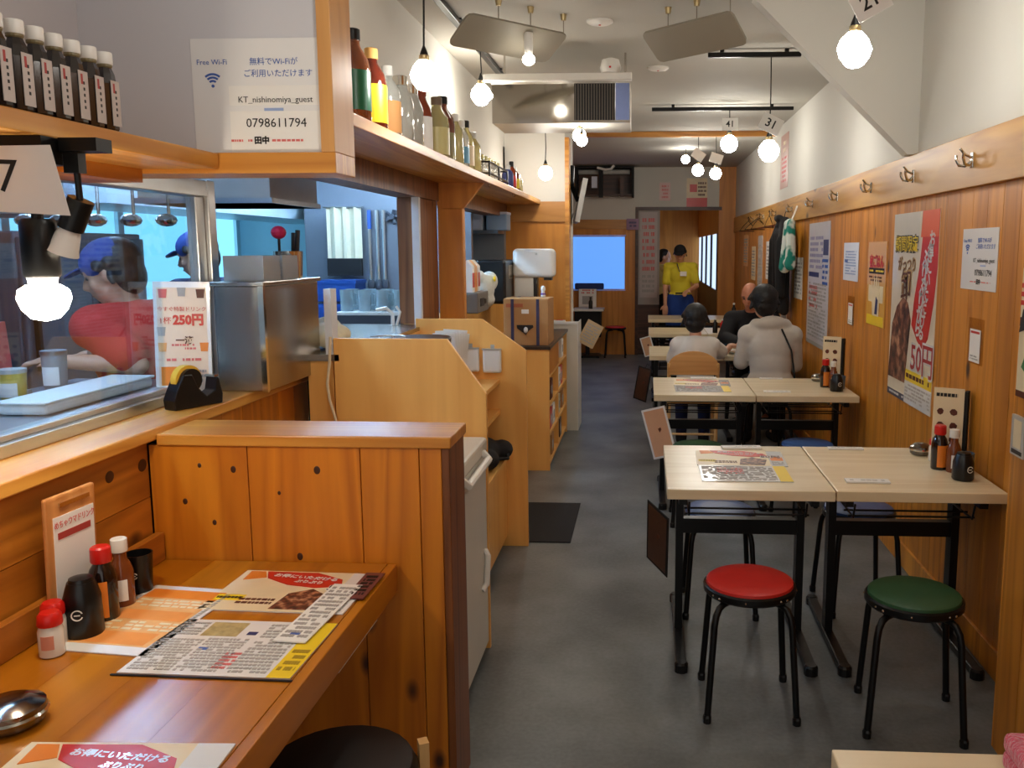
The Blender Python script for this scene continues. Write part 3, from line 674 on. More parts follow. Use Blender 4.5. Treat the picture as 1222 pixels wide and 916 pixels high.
def vinegar(x, y, z, label, **k):
    return bottle('spice_bottle', label, x, y, z, [(0.026, 0), (0.028, 0.004), (0.028, 0.085), (0.022, 0.105), (0.015, 0.118), (0.015, 0.14)], mat('brown spice glass', (116, 58, 26), 0.15, coat=.4),
                  [(0.018, 0.135), (0.019, 0.138), (0.0185, 0.166), (0.016, 0.168)], M_WHT, (0.0292, 0.018, 0.07, CAMA - .6, CAMA + 1.0), M_PAPER, **k)
def salt(x, y, z, label, **k):
    return bottle('salt_shaker', label, x, y, z, [(0.022, 0), (0.025, 0.003), (0.025, 0.055), (0.021, 0.068), (0.019, 0.072)], mat('salt filled glass', (226, 222, 214), 0.2, coat=.4),
                  [(0.024, 0.068), (0.025, 0.071), (0.023, 0.09), (0.018, 0.096)], M_REDC, (0.0262, 0.02, 0.05, CAMA - .2, CAMA + .8), mat('salt pictogram', (216, 150, 130), .4), **k)
def soypot(x, y, z, label, h=0.13, **k):
    o = bottle('soy_pot', label, x, y, z, [(0.036, 0), (0.04, 0.006), (0.038, h * .72), (0.032, h * .9), (0.028, h)], M_BLKP,
               [(0.026, h), (0.024, h + .008), (0.01, h + .012)], M_BLKP, cat='pot', **k)
    s = bpy.data.objects.new('emblem', None); COL.objects.link(s); s.parent = o; s.location = (0.012, -0.0388, h * .48); s.rotation_euler = (PI / 2, 0, 0.3)
    MB().prism(arcband(0.010, 0.0125, 0.4, 2 * PI - .4, 0.001), 0.001).build('emblem_ring', M_WHT, s)
    bx(-0.006, 0.006, -0.0012, 0.0012, 0, 0.001).build('emblem_bar', M_WHT, s)
    return o
def cup(x, y, z, label, m=M_BLKP, h=0.085, r=0.032, **k):
    o = thing('tumbler', label, 'cup', (x, y, z), **k)
    MB().lathe([(r * .8, 0), (r * .86, 0.004), (r, h), (r * .93, h), (r * .8, 0.01)], 20).build('body', m, o, smooth=True)
    s = bpy.data.objects.new('emblem', None); COL.objects.link(s); s.parent = o; s.location = (0.006, -r * .92, h * .5); s.rotation_euler = (PI / 2 - .12, 0, 0.2)
    MB().prism(arcband(0.006, 0.008, 0.4, 2 * PI - .4, 0.001), 0.001).build('emblem_ring', M_WHT if m is M_BLKP else M_GREYI, s); bx(-.003, .003, -.001, .001, 0, .001).build('emblem_bar', M_WHT if m is M_BLKP else M_GREYI, s)
    return o
def steel_bowl(x, y, z, r, label):
    o = thing('ashtray', label, 'ashtray', (x, y, z))
    MB().lathe([(r * .8, 0), (r * .95, 0.006), (r, 0.02), (r * .97, 0.035), (r * .6, 0.046), (0.01, 0.05)], 24).build('body', mat('smoked steel', (120, 116, 112), 0.15, 1.0), o, smooth=True)
    MB().lathe([(r * 1.0, 0.018), (r * 1.05, 0.022), (r * 1.0, 0.026)], 24).build('rim', M_CHROME, o, smooth=True)
    return o
TZ = 0.711
# booth counter condiments
salt(-1.262, 1.700, TZ, 'red capped salt shaker with white salt in front on the booth counter')
salt(-1.292, 1.752, TZ, 'red capped shaker half hidden behind the salt shaker on the booth counter')
soypot(-1.256, 1.80, TZ, 'tall black soy pot with a white emblem on the booth counter', h=0.125)
sauce(-1.262, 1.885, TZ, 'red capped sauce bottle with an orange label on the booth counter')
vinegar(-1.268, 1.965, TZ, 'white capped brown bottle with a white label on the booth counter')
cup(-1.275, 2.05, TZ, 'black tumbler with a white emblem at the end of the booth condiments', h=0.10, r=0.034)
steel_bowl(-1.155, 1.43, TZ, 0.062, 'dark glossy round ashtray at the near end of the booth counter')
# upright wooden card stand with a lined card
o = thing('card_stand', 'small wooden clip stand with a red headed card against the booth wall', 'card stand', (-1.318, 1.868, TZ + .002), (0.03, 0, 1.5))
bx(-0.058, 0.058, 0, 0.012, 0, 0.225).build('board', wood('stand timber', (176, 112, 58), (204, 140, 80), 'Z'), o, bevel=0.004)
bx(-0.044, 0.050, -0.002, 0, 0.02, 0.19).build('card', M_PAPER, o)
bx(-0.036, 0.040, -0.0032, -0.002, 0.152, 0.163).build('red_band', mat('dull red print', (170, 60, 56), .5), o)
o.scale = (1.36, 1, 1.38); q = thing('x', '', ''); q.parent = o; q.name = 'card_face'; q.location = (0.003, -0.0026, 0.1); q.rotation_euler = (PI / 2, 0, 0)
for kk in list(q.keys()): del q[kk]
text('めちゃウマドリンク', 0.014, M_RED, q, 0, 0.076, 0.001, sx=.75)
dashes(MB(), -0.03, -0.07, 0.03, -0.045, 2, seed=3).build('fine_print', M_GREYI, q)['kind'] = 'stuff'
bx(-0.03, 0.04, -0.004, 0.0, 0.205, 0.212).build('clip', M_CHROME, o)
# menus on the booth counter
mn = sheet('menu_sheet', 'laminated orange and peach menu sheet beside the booth condiments', 'menu', 0.235, 0.365, M_LAM, (-1.155, 1.89, TZ), (0, 0, -0.10), rects=[(0.06, 0.10, 0.90, 0.94, M_PEACH), (0.06, 0.80, 0.90, 0.94, M_ORANGE), (0.12, 0.46, 0.86, 0.60, mat('print warm orange', (234, 150, 76), .4, vary=.2)), (0.1, 0.12, 0.84, 0.28, mat('print warm orange', (234, 150, 76)))], lines=[(0.1, 0.65, 0.9, 0.78, 3, M_CREAM), (0.92, 0.08, 0.96, 0.92, 30, M_GREYI), (0.1, 0.3, 0.9, 0.44, 3, M_CREAM)])
def promo(label, loc, rot, group=None):
    o = sheet('promo_menu', label, 'menu', 0.36, 0.255, M_LAM, loc, rot, group=group, rects=[(0.0, 0.0, 0.82, 1.0, M_CREAM), (0.82, 0, 1, 1, M_LAM), (0.02, 0.22, 0.22, 0.36, M_YEL), (0.84, 0.35, 0.98, 0.6, M_ORANGE)],
              lines=[(0.84, 0.05, 0.97, 0.3, 5, M_GREYI), (0.03, 0.25, 0.21, 0.33, 1, M_INK), (0.2, 0.14, 0.45, 0.30, 2, M_BROWN)])
    MB().prism([(-0.12, 0.12), (0.02, 0.12), (0.10, 0.08), (0.115, 0.035), (0.05, 0.02), (-0.03, 0.035), (-0.10, 0.075)], 0.001).build('red_banner', M_RED, o, loc=(0, 0, 0.003))
    MB().prism([(-0.01, -0.115), (0.09, -0.115), (0.105, -0.03), (0.05, 0.012), (0.0, -0.02)], 0.001).build('meat_picture', foodmat('meat print small', 45), o, loc=(0, 0, 0.003))
    MB().prism([(-0.165, 0.12), (-0.125, 0.12), (-0.105, 0.08), (-0.16, 0.06)], 0.001).build('orange_corner', M_ORANGE, o, loc=(0, 0, 0.003))
    text('お得にいただける', 0.023, M_LAM, o, 0.0, 0.085, 0.0045, rot=-0.12, bold=.0006)
    text('ぷりぷり', 0.020, M_LAM, o, 0.02, 0.055, 0.0045, rot=-0.12, bold=.0006)
    text('50円', 0.042, M_PAPER, o, 0.125, 0.02, 0.0045, bold=.003); text('50円', 0.042, M_BROWN, o, 0.125, 0.02, 0.0050, bold=.0006)
    return o
promo('laminated promotion menu with a red banner at the far end of the booth counter', (-0.888, 2.065, TZ), (0, 0, -0.03))
promo('laminated red promotion menu at the near edge of the booth counter', (-0.885, 1.25, TZ), (0, 0, 0.04))
gm = sheet('grand_menu', 'dense white list menu with a yellow right border on the booth counter', 'menu', 0.365, 0.26, M_LAM, (-0.890, 1.752, TZ), (0, 0, -0.02), rects=[(0.86, 0, 1.0, 1.0, M_YEL), (0.22, 0.68, 0.45, 0.95, mat('print food photo', (178, 160, 110), .5, vary=.6, scale=60)), (0.3, .42, .36, .47, M_BLUE), (.74, .62, .79, .72, M_BLUE), (.5, .72, .56, .78, M_NAVYP)],
     lines=[(0.03, 0.05, 0.28, 0.62, 12, M_GREYI), (0.3, 0.05, 0.55, 0.65, 12, M_GREYI), (0.5, 0.1, 0.6, 0.4, 5, M_PINKI), (0.6, 0.05, 0.84, 0.95, 16, M_GREYI), (0.03, 0.68, 0.2, 0.95, 5, M_GREYI), (.88, .1, .98, .5, 4, mat('print olive', (170, 140, 30), .5))])
bx(-0.19, 0.19, -0.14, -0.135, 0, 0.0024).build('dark_edge', M_INK, gm)
pl_ = sheet('folded_price_list', 'narrow folded white price list bridging two booth menus', 'menu', 0.075, 0.33, M_PAPER, (-0.765, 1.935, TZ + 0.0055), (0, 0, -0.06), t=.003, lines=[(0.1, 0.05, 0.9, 0.95, 14, M_GREYI)], rects=[(0.3, .1, .6, .14, M_BLUE)])
sheet('dark_leaflet', 'small dark red leaflet at the outer edge of the booth counter', 'leaflet', 0.05, 0.17, mat('print plum', (110, 58, 58), .3), (-0.712, 2.10, TZ + 0.005), (0, 0, -0.02), lines=[(0.2, 0.1, 0.8, 0.9, 6, M_INK)])

# front-row table sets
def table_set(x, y, where, far=False):
    steel_bowl(x + .0, y + .32, TZ, 0.045, 'round steel ashtray by the wall ' + where)
    salt(x + .02, y + .20, TZ, 'red capped salt shaker ' + where)
    sauce(x - .005, y + .075, TZ, 'red capped sauce bottle with orange label ' + where)
    vinegar(x + .035, y + .03, TZ, 'white capped brown bottle ' + where)
    soypot(x + .032, y - .085, TZ, 'black soy pot ' + where, h=0.095)
    cup(x + .075, y + .01, TZ, 'bluish grey tumbler beside the soy pot ' + where, m=mat('blue grey plastic', (96, 116, 140), .3), h=0.08)
    o = thing('menu_stand', 'upright cream picture menu leaning by the wall ' + where, 'menu', (x + .045, y + .14, TZ), (-0.02, 0, -0.5))
    bx(-0.06, 0.055, 0, 0.006, 0, 0.31).build('card', M_CREAM, o)
    q = bpy.data.objects.new('card_face', None); COL.objects.link(q); q.parent = o; q.rotation_euler = (PI / 2, 0, 0); q.location = (0, -0.0005, 0)
    mb = MB(); r = random.Random(5)
    for i in range(4):
        for j in range(2):
            cx_, cy_ = -0.032 + j * .05, 0.05 + i * .055; n_ = 7
            mb.prism([(cx_ + .016 * math.cos(2 * PI * k / n_ + i) * r.uniform(.7, 1.1), cy_ + .014 * math.sin(2 * PI * k / n_ + i)) for k in range(n_)], 0.001)
    mb.build('food_pictures', M_BROWN, q)['kind'] = 'stuff'; dashes(MB(), -0.05, 0.27, 0.03, 0.295, 1, seed=2).build('fine_print', M_INK, q)['kind'] = 'stuff'
    bx(-0.05, 0.04, 0, 0.0012, 0.02, 0.026).build('red_line', M_RED, q)
    bx(0.055, 0.068, 0.004, 0.05, 0, 0.30).build('back_board', M_BLKM, o)
table_set(1.165, 3.35, 'on the front table row')
table_set(1.135, 5.41, 'on the second table row')
def table_menus(x, y, where):
    promo('laminated red promotion menu lying ' + where, (x + 0.395, y + 0.48, TZ), (0, 0, -0.03))
    o = sheet('grand_menu', 'glossy white list menu with yellow edge lying ' + where, 'menu', 0.34, 0.25, M_LAM, (x + 0.385, y + 0.24, TZ), (0, 0, 0.0), rects=[(0.86, 0, 1.0, 1.0, M_YEL)], lines=[(0.03, 0.05, 0.84, 0.9, 12, M_GREYI), (0.2, 0.4, 0.5, 0.8, 4, M_PINKI)])
    sheet('paper_sleeve', 'white paper strip at the back edge ' + where, 'paper', 0.17, 0.045, M_PAPER, (x + 0.42, y + 0.672, TZ), (0, 0, 0.05), t=0.008, lines=[(.1, .3, .9, .7, 1, M_PLAST)])
    sheet('paper_sleeve', 'white paper strip on the wall half near the front edge ' + where, 'paper', 0.16, 0.05, M_PAPER, (x + 0.83, y + 0.14, TZ), (0, 0, -0.03), t=0.006, lines=[(.1, .3, .9, .7, 1, M_PLAST)])
    sheet('paper_sleeve', 'white paper strip on the wall half near the back edge ' + where, 'paper', 0.15, 0.035, M_PAPER, (x + 0.87, y + 0.68, TZ), (0, 0, -0.02), t=0.006, lines=[(.1, .3, .9, .7, 1, M_PLAST)])
table_menus(0.0, 3.07, 'on the front table row'); table_menus(-0.03, 5.13, 'on the second table row')
# pink towel on the nearest table
o = thing('towel', 'folded pink fluffy towel on the corner of the nearest table', 'towel', (0.668, 1.33, TZ))
m = MB(); r = random.Random(4)
for zz in (0.02, 0.05): m.box(-0.07, 0.07, -0.16, 0.06, zz - .018, zz + .016)
tw_ = m.build('folded_cloth', mat('pink terry', (226, 92, 116), 0.95, vary=.15, scale=140, bump=1.0, sheen=.6), o, bevel=0.012, seg=4)
bx(-0.03, 0.03, -0.161, -0.158, 0.02, 0.03).build('hem', mat('pink hem', (206, 80, 104), .9), o)

# hanging menu boards on the aisle end of the tables
def hang_menu(x, y, z, w, h, rot, label, m1, m2):
    o = thing('hanging_menu', label, 'menu', (x, y, z), rot, group='menus hooked on the table ends')
    bx(-w / 2, w / 2, 0, 0.004, -h, 0).build('board', m1, o); bx(-w / 2 + .012, w / 2 - .012, -0.001, 0, -h + .012, -.012).build('print', m2, o)
    MB().prism([(0.005, -h * .5), (0.02, -h * .45), (0.018, -h * .4), (0.0, -h * .42)], 0.001, Matrix.Rotation(PI / 2, 4, 'X')).build('picture', M_BROWN, o, loc=(0, -.001, 0))
    MB().tube([(0, 0.002, -0.01), (0.01, 0.002, 0.03), (0.03, 0.002, 0.03)], 0.002, 6).build('hook', M_BLACK, o)
    return o
hang_menu(0.045, 5.05, 0.645, 0.15, 0.30, (0, -0.28, -0.35), 'white bordered peach menu hooked on the aisle end of the second row', M_LAM, mat('print dusty peach', (214, 164, 128), .4))
hang_menu(0.055, 3.45, 0.52, 0.16, 0.29, (0.15, 0.25, -1.0), 'dark brown menu board hooked on the aisle end of the front row', M_BLKM, mat('dark brown print', (76, 46, 32), .4, vary=.4, scale=60))
hang_menu(0.00, 7.0, 0.62, 0.13, 0.28, (0, 0.2, -0.6), 'dark menu board hooked on the aisle end of the guests row', M_BLKM, mat('dark brown print', (76, 46, 32)))
hang_menu(-0.005, 8.88, 0.68, 0.12, 0.20, (0, -0.3, -0.3), 'tan menu board hooked on the aisle end behind the bald guest row', M_LAM, mat('print dusty peach', (214, 164, 128)))
# dishes on the guests table
for x, y, r_, la in ((0.62, 7.22, .06, 'white shallow dish on the guests table nearest the child'), (0.74, 7.25, .07, 'white shallow dish on the guests table near the hooded guest'), (0.66, 7.42, .05, 'white small dish at the middle of the guests table')):
    o = thing('dish', la, 'dish', (x, y, TZ)); MB().lathe([(r_ * .5, 0), (r_ * .6, 0.004), (r_, 0.022), (r_ * .95, 0.022), (r_ * .5, 0.008)], 18).build('body', M_WHT, o, smooth=True)
    MB().ell((0, 0, 0.012), (r_ * .6, r_ * .6, .012), 10, 6).build('food', mat('food brown', (150, 96, 50), .6, vary=.4), o)
for i, (x, y, h_, mm_, la) in enumerate(((0.72, 9.05, .14, M_BLKP, 'black bottle on the table behind the bald guest'), (0.80, 9.1, .13, M_REDC, 'red bottle on the table behind the bald guest'), (0.88, 9.05, .15, M_BROWNB, 'brown bottle on the table behind the bald guest'), (1.1, 9.2, .2, M_NAVYP, 'navy bottle by the wall behind the bald guest'), (1.1, 10.95, .18, M_BLKP, 'black bottle by the wall in the last row'))):
    bottle('condiment_bottle', la, x, y, TZ, [(.025, 0), (.027, h_ * .7), (.012, h_ * .85), (.012, h_)], mm_, [(.014, h_ * .95), (.014, h_ * 1.08)], M_WHT)

# ================================================================== RIGHT WALL: HOOKS, NOTICES, COATS
def hook(y, where):
    o = thing('coat_hook', 'chrome double coat hook on the pale rail, ' + where, 'hook', (XR - 0.024, y, 1.915), group='chrome coat hooks along the rail')
    bx(-0.005, 0, -0.014, 0.014, -0.03, 0.03).build('plate', M_CHROME, o, bevel=.002)
    for s in (-1, 1):
        MB().tube([(-0.004, s * .006, -0.005), (-0.02, s * .02, -0.022), (-0.04, s * .032, -0.018), (-0.05, s * .038, 0.004), (-0.05, s * .04, 0.022)], 0.0055, 8).build('prong', M_CHROME, o, smooth=True)
    MB().tube([(-0.004, 0, 0.01), (-0.03, 0, 0.022), (-0.05, 0, 0.045)], 0.0055, 8).build('prong', M_CHROME, o, smooth=True)
for y, wh in ((3.57, 'above the wireless notice'), (4.33, 'above the red banner poster'), (5.12, 'above the orange drink poster'), (6.0, 'just past the bluish paper notice'), (6.88, 'above the tall drinks list'), (7.82, 'holding the black coat'), (8.79, 'holding the first wire hanger past the coat'), (9.7, 'holding two wire hangers'), (10.6, 'holding the last wire hanger')): hook(y, wh)
def wall_notice(name, label, cat, y0, y1, z0, z1, base, **k):
    return sheet(name, label, cat, y1 - y0, z1 - z0, base, (XR - 0.0003, (y0 + y1) / 2, (z0 + z1) / 2), ROT_R, **k)
def wifi(o, w, h):
    for r0 in (0.06, 0.11, 0.16): MB().prism(arcband(r0 * w * .5, (r0 + .03) * w * .5, PI * .28, PI * .72, .001), 0.001).build('wifi_arc', M_BLUE, o, loc=(-.34 * w, .10 * h, .0028))
    MB().lathe([(.012 * w, 0), (.012 * w, .001)], 10, c=(-.34 * w, .10 * h, .0028)).build('wifi_dot', M_BLUE, o)
    text('Free Wi-Fi', .055 * w, M_BLUE, o, -.34 * w, .30 * h, .0032)
    text('無料でWi-Fiが', .06 * w, M_BLUE, o, .14 * w, .30 * h, .0032); text('ご利用いただけます', .06 * w, M_BLUE, o, .17 * w, .20 * h, .0032)
    text('KT_nishinomiya_guest', .064 * w, M_INK, o, .14 * w, -.02 * h, .0034); text('0798611794', .095 * w, M_INK, o, .14 * w, -.22 * h, .0034)
    text('田中', .06 * w, M_INK, o, .02 * w, -.37 * h, .0034, bold=.001)
    mb = MB(); dashes(mb, -.22 * w, -.385 * h, -.05 * w, -.35 * h, 1, seed=1); dashes(mb, .1 * w, -.385 * h, .35 * w, -.35 * h, 1, seed=2); mb.build('fine_print', M_PINKI, o, loc=(0, 0, .0028))['kind'] = 'stuff'
    bx(.05 * w, .2 * w, -.115 * h, -.09 * h, .0025, .0032).build('fine_print', mat('print pale blue', (150, 170, 210), .5), o)
o = wall_notice('wifi_notice', 'white laminated wireless network notice on the cedar wall', 'notice', 3.32, 3.685, 1.41, 1.65, M_LAM); wifi(o, .365, .24)
# the same notice on the grey panel
o = sheet('wifi_notice', 'white wireless network notice on the grey panel with pale timber frame', 'notice', 0.345, 0.30, M_LAM, (-1.025, 2.3215, 1.965), ROT_F); wifi(o, .345, .30)
bx(-.345 * .22, .345 * .48, -.02, .03, .0025, .0027).build('name_box', M_PAPER, o); bx(-.345 * .22, .345 * .48, -.14, -.035, .0025, .0027).build('number_box', M_PAPER, o)
def card(label, yc, z0, z1, w):
    o = sheet('plastic_card', label, 'card', w, z1 - z0, glass('clear card sleeve', (252, 248, 240)), (XR - .0003, yc, (z0 + z1) / 2), ROT_R, t=.003)
    h = z1 - z0
    bx(-w * .34, w * .34, -h * .46, h * .26, .0032, .0042).build('card', M_PAPER, o)
    bx(-w * .28, w * .28, h * .17, h * .22, .0042, .0048).build('red_band', M_RED, o); dashes(MB(), -w * .25, -h * .42, w * .25, -h * .3, 2).build('fine_print', M_GREYI, o, loc=(0, 0, .0042))['kind'] = 'stuff'
card('clear sleeve with a small white card below the wireless notice', 3.49, 1.12, 1.30, .16)
card('clear sleeve with a small white card below the bluish paper notice', 5.60, 1.09, 1.275, .17)
# big red banner poster
pw, ph = 0.71, 0.935
o = wall_notice('promotion_poster', 'tall poster with a red banner, dark meat picture and 50 yen price', 'poster', 3.98, 4.69, .812, 1.747, mat('poster cream', (226, 216, 196), .3, coat=.3), rects=[(0.0, 0.82, 0.60, 1.0, mat('poster grey top', (206, 200, 190), .4)), (.05, .80, .56, .86, M_YEL), (.42, .12, 1.0, .18, M_YEL), (.42, .0, 1.0, .12, M_LAM), (.0, .0, .42, .035, mat('poster navy', (60, 64, 92), .4))],
    lines=[(.44, .02, .98, .11, 5, M_GREYI), (.02, .01, .4, .03, 1, M_LAM), (.45, .13, .95, .17, 1, M_BROWN)])
def pp(pts): return [((a - .5) * pw, (b_ - .5) * ph) for a, b_ in pts]
MB().prism(pp([(.66, 1.0), (1.0, 1.0), (1.0, .72), (.96, .55), (.88, .37), (.78, .31), (.66, .345), (.52, .42), (.56, .56), (.64, .72), (.68, .88)]), .001).build('red_banner', M_RED, o, loc=(0, 0, .003))
MB().prism(pp([(.64, .87), (1.0, .87), (1.0, 1.0), (.66, 1.0)]), .001).build('orange_corner', mat('banner orange', (226, 92, 48), .4), o, loc=(0, 0, .0035))
MB().prism(pp([(0, .10), (.42, .10), (.45, .24), (.50, .44), (.42, .53), (.3, .555), (.16, .50), (.06, .40)]), .001).build('meat_picture', foodmat('meat print', 14), o, loc=(0, 0, .0032))
text('期間限定', .085, M_INK, o, -.12, .31, .0048, bold=.006, sx=1.1); text('期間限定', .085, M_YEL, o, -.12, .31, .0054, sx=1.1)
text('がっつり', .075, mat('print tan', (186, 150, 100), .5), o, -.10, .21, .0048, bold=.004); text('がっつり', .075, M_BROWN, o, -.10, .21, .0054)
text('卸', .17, mat('print tan', (186, 150, 100)), o, -.10, .10, .0048, bold=.008); text('卸', .17, M_BROWN, o, -.10, .10, .0056)
for ch, k in zip('お得にいただける', range(8)): text(ch, .085, M_LAM, o, .27 - .014 * k, .33 - .062 * k, .0052, bold=.002)
for ch, k in zip('ぷりぷりから', range(6)): text(ch, .095, M_LAM, o, .19 - .014 * k, .24 - .066 * k, .0052, bold=.003)
text('50円', .17, M_LAM, o, .20, -.235, .005, bold=.012); text('50円', .17, mat('price red', (176, 44, 50), .4), o, .20, -.235, .0058, bold=.002)
# orange beer poster
o = wall_notice('drink_poster', 'orange poster with a hand holding drinks between two white notices', 'poster', 4.82, 5.21, 1.14, 1.61, mat('poster orange', (226, 168, 72), .35, coat=.2), rects=[(.08, .62, .92, .69, M_INK), (.05, .0, .95, .12, M_YEL), (.1, .28, .9, .48, M_CREAM)], lines=[(.1, .52, .8, .6, 2, M_BROWN), (.12, .635, .88, .675, 1, M_YEL)])
text('夜ごはん', .075, M_RED, o, 0, .12, .0044, bold=.004)
MB().prism([(-.05, -.18), (.08, -.18), (.09, -.05), (.06, .04), (.045, -.03), (.02, .06), (.0, -.02), (-.03, .05), (-.05, -.03), (-.09, .03), (-.08, -.06)], .001).build('hand_picture', M_CREAM, o, loc=(0, 0, .0035))
MB().prism([(0, -.17), (.05, -.17), (.06, -.09), (.02, -.07)], .001).build('sleeve_picture', M_NAVYP, o, loc=(0, 0, .0048))
o = wall_notice('paper_notice', 'bluish white paper notice above a small clear card', 'notice', 5.45, 5.85, 1.37, 1.61, M_PAPERB, lines=[(.15, .15, .85, .8, 9, mat('print pale blue', (150, 170, 210))), (.1, .45, .3, .6, 1, M_BLUE)])
o = wall_notice('drinks_poster', 'tall white drinks list poster beside the hooded guest', 'poster', 6.30, 7.10, .835, 1.768, mat('poster pale lilac', (206, 200, 204), .35), rects=[(.0, .0, 1, .03, M_GREYI), (.05, .56, .55, .6, M_NAVYP), (.72, .74, .95, .86, M_NAVYP)], lines=[(.08, .62, .7, .9, 6, mat('print lilac', (150, 144, 180), .5)), (.08, .06, .9, .52, 16, M_GREYI), (.7, .5, .95, .72, 5, M_BLUE), (.08, .3, .5, .5, 4, M_PINKI)])
for (y0, y1, z0, z1, m_, la) in ((7.35, 7.75, 1.15, 1.5, M_PAPER, 'white paper notice below the green and white towel'), (9.1, 9.6, 1.25, 1.65, M_PAPER, 'white paper notice behind the hanging coat'), (9.9, 10.3, 1.0, 1.72, M_LAM, 'tall narrow white notice beside the wire hangers'), (10.5, 10.9, 1.2, 1.6, M_CREAM, 'cream notice beyond the wire hangers'), (11.3, 11.8, 1.35, 1.75, M_PEACH, 'orange notice near the far doorway'), (8.1, 8.45, .85, 1.5, M_CREAM, 'cream notice behind the hanging coat hem')):
    wall_notice('paper_notice', la, 'notice', y0, y1, z0, z1, m_, lines=[(.1, .1, .9, .9, 9, M_GREYI)])
o = sheet('vertical_poster', 'narrow pinkish poster high on the white wall', 'poster', .45, .50, mat('poster pink', (196, 150, 136), .4), (XR - .0003, 8.5, 2.39), ROT_R, lines=[(.2, .1, .8, .6, 6, M_RED), (.3, .65, .7, .9, 2, M_CREAM)])
# prints on the near wall step
o = sheet('food_poster', 'cream food picture poster on the near step of the cedar wall', 'poster', .36, .38, M_CREAM, (1.1127, 2.465, 1.325), ROT_R, rects=[(0, .55, 1, .62, M_BROWN), (.0, .0, 1, .05, M_BROWN)], lines=[(.0, .7, .5, .9, 3, M_RED)])
MB().prism([(-.18, .0), (-.1, .02), (-.09, .06), (-.16, .07)], .001).build('dark_picture', M_INK, o, loc=(0, 0, .003)); MB().prism([(-.15, -.10), (-.11, -.12), (-.08, -.07), (-.12, -.05)], .001).build('green_picture', M_GREENI, o, loc=(0, 0, .003))
o = sheet('leaflet_pocket', 'small leaflet pocket below the cream food poster', 'leaflet', .09, .12, M_PLAST, (1.1127, 2.595, 1.02), ROT_R, t=.01, rects=[(.2, .2, .8, .9, M_CREAM), (.1, .05, .9, .15, M_INK)])
# hangers and clothes
def hanger(x, y, z, rz, label):
    o = thing('coat_hanger', label, 'hanger', (x, y, z), (0, 0, rz), group='black wire hangers on the rail')
    MB().tube([(0, 0.0, 0), (0.02, 0, .025), (0.0, 0, .05), (-.02, 0, .03)], .0035, 6).build('hook', M_BLACK, o)
    MB().tube([(0, 0, 0), (-.10, 0, -.055), (-.19, 0, -.12), (.19, 0, -.12), (.10, 0, -.055), (0, 0, 0)], .0045, 6).build('frame', M_BLACK, o)
for y, rz, wh in ((8.83, 1.2, 'first past the black coat'), (9.62, 1.0, 'nearer of a touching pair'), (9.78, .7, 'farther of a touching pair'), (10.6, .9, 'last before the doorway')): hanger(XR - .085, y, 1.90, rz, 'black wire coat hanger on the pale rail, ' + wh)

# ------------------------------------------------ organic shapes: union of tapered limbs, remeshed into one skin
def blob(parts, vox=0.010, sm=3, name='body'):
    mb = MB()
    for p in parts:
        if p[0] == 'c': mb.cap(*p[1:])
        elif p[0] == 'e': mb.ell(p[1], p[2], 18, 12, p[3] if len(p) > 3 else None)
    me = mb.mesh('tmp'); o = bpy.data.objects.new('tmp', me); COL.objects.link(o)
    bm = bmesh.new(); bm.from_mesh(me); bmesh.ops.recalc_face_normals(bm, faces=bm.faces); bm.to_mesh(me); bm.free()
    r = o.modifiers.new('r', 'REMESH'); r.mode = 'VOXEL'; r.voxel_size = vox; r.use_smooth_shade = True
    s = o.modifiers.new('s', 'SMOOTH'); s.factor = 0.5; s.iterations = sm
    bpy.context.view_layer.update(); dg = bpy.context.evaluated_depsgraph_get()
    out = bpy.data.meshes.new_from_object(o.evaluated_get(dg)); bpy.data.objects.remove(o); bpy.data.meshes.remove(me)
    for p in out.polygons: p.use_smooth = True
    return out
def put(me, name, m, parent):
    me.name = name; me.materials.clear(); me.materials.append(m)
    o = bpy.data.objects.new(name, me); COL.objects.link(o); o.parent = parent; return o
def V(*a): return Vector(a)
def hand_parts(w, d, n, side, curl=0.5):
    """w wrist, d direction of the hand, n palm normal, side +1/-1 thumb side"""
    d = d.normalized(); n = (n - d * n.dot(d)).normalized(); t = d.cross(n).normalized() * side
    P = [('e', w + d * .048, (.040, .050, .017), Matrix((t, d, n)).transposed())]
    for i, L in enumerate((.068, .078, .072, .056)):
        b0 = w + d * .085 + t * (.030 - .020 * i)
        k1 = b0 + (d * math.cos(curl * .6) + n * math.sin(curl * .6)) * L * .52
        k2 = k1 + (d * math.cos(curl * 1.7) + n * math.sin(curl * 1.7)) * L * .48
        P += [('c', b0 - d * .02, k1, .0095, .0088), ('c', k1, k2, .0088, .0072)]
    tb = w + d * .022 + t * .026; t1 = tb + (t * .8 + d * .7).normalized() * .036; t2 = t1 + (t * .35 + d + n * .4).normalized() * .03
    return P + [('c', tb, t1, .012, .0105), ('c', t1, t2, .0105, .008)]
def head_parts(c, f, u, k=1.0):
    f = f.normalized(); u = (u - f * u.dot(f)).normalized(); r = f.cross(u).normalized(); B = Matrix((r, f, u)).transposed()
    P = [('e', c + u * .02 * k, (.076 * k, .094 * k, .095 * k), B), ('e', c + f * .02 * k - u * .045 * k, (.062 * k, .074 * k, .075 * k), B), ('e', c + f * .045 * k - u * .092 * k, (.032 * k, .03 * k, .026 * k), B)]
    P += [('c', c + f * .09 * k + u * .012 * k, c + f * .108 * k - u * .024 * k, .009 * k, .014 * k), ('e', c + f * .078 * k + u * .026 * k, (.055 * k, .018 * k, .012 * k), B), ('e', c + f * .088 * k - u * .058 * k, (.024 * k, .012 * k, .008 * k), B)]
    for s in (-1, 1): P += [('e', c + r * s * .078 * k - u * .006 * k, (.010 * k, .022 * k, .032 * k), B), ('e', c + f * .066 * k + r * s * .042 * k - u * .025 * k, (.02 * k, .016 * k, .02 * k), B)]
    return P, B
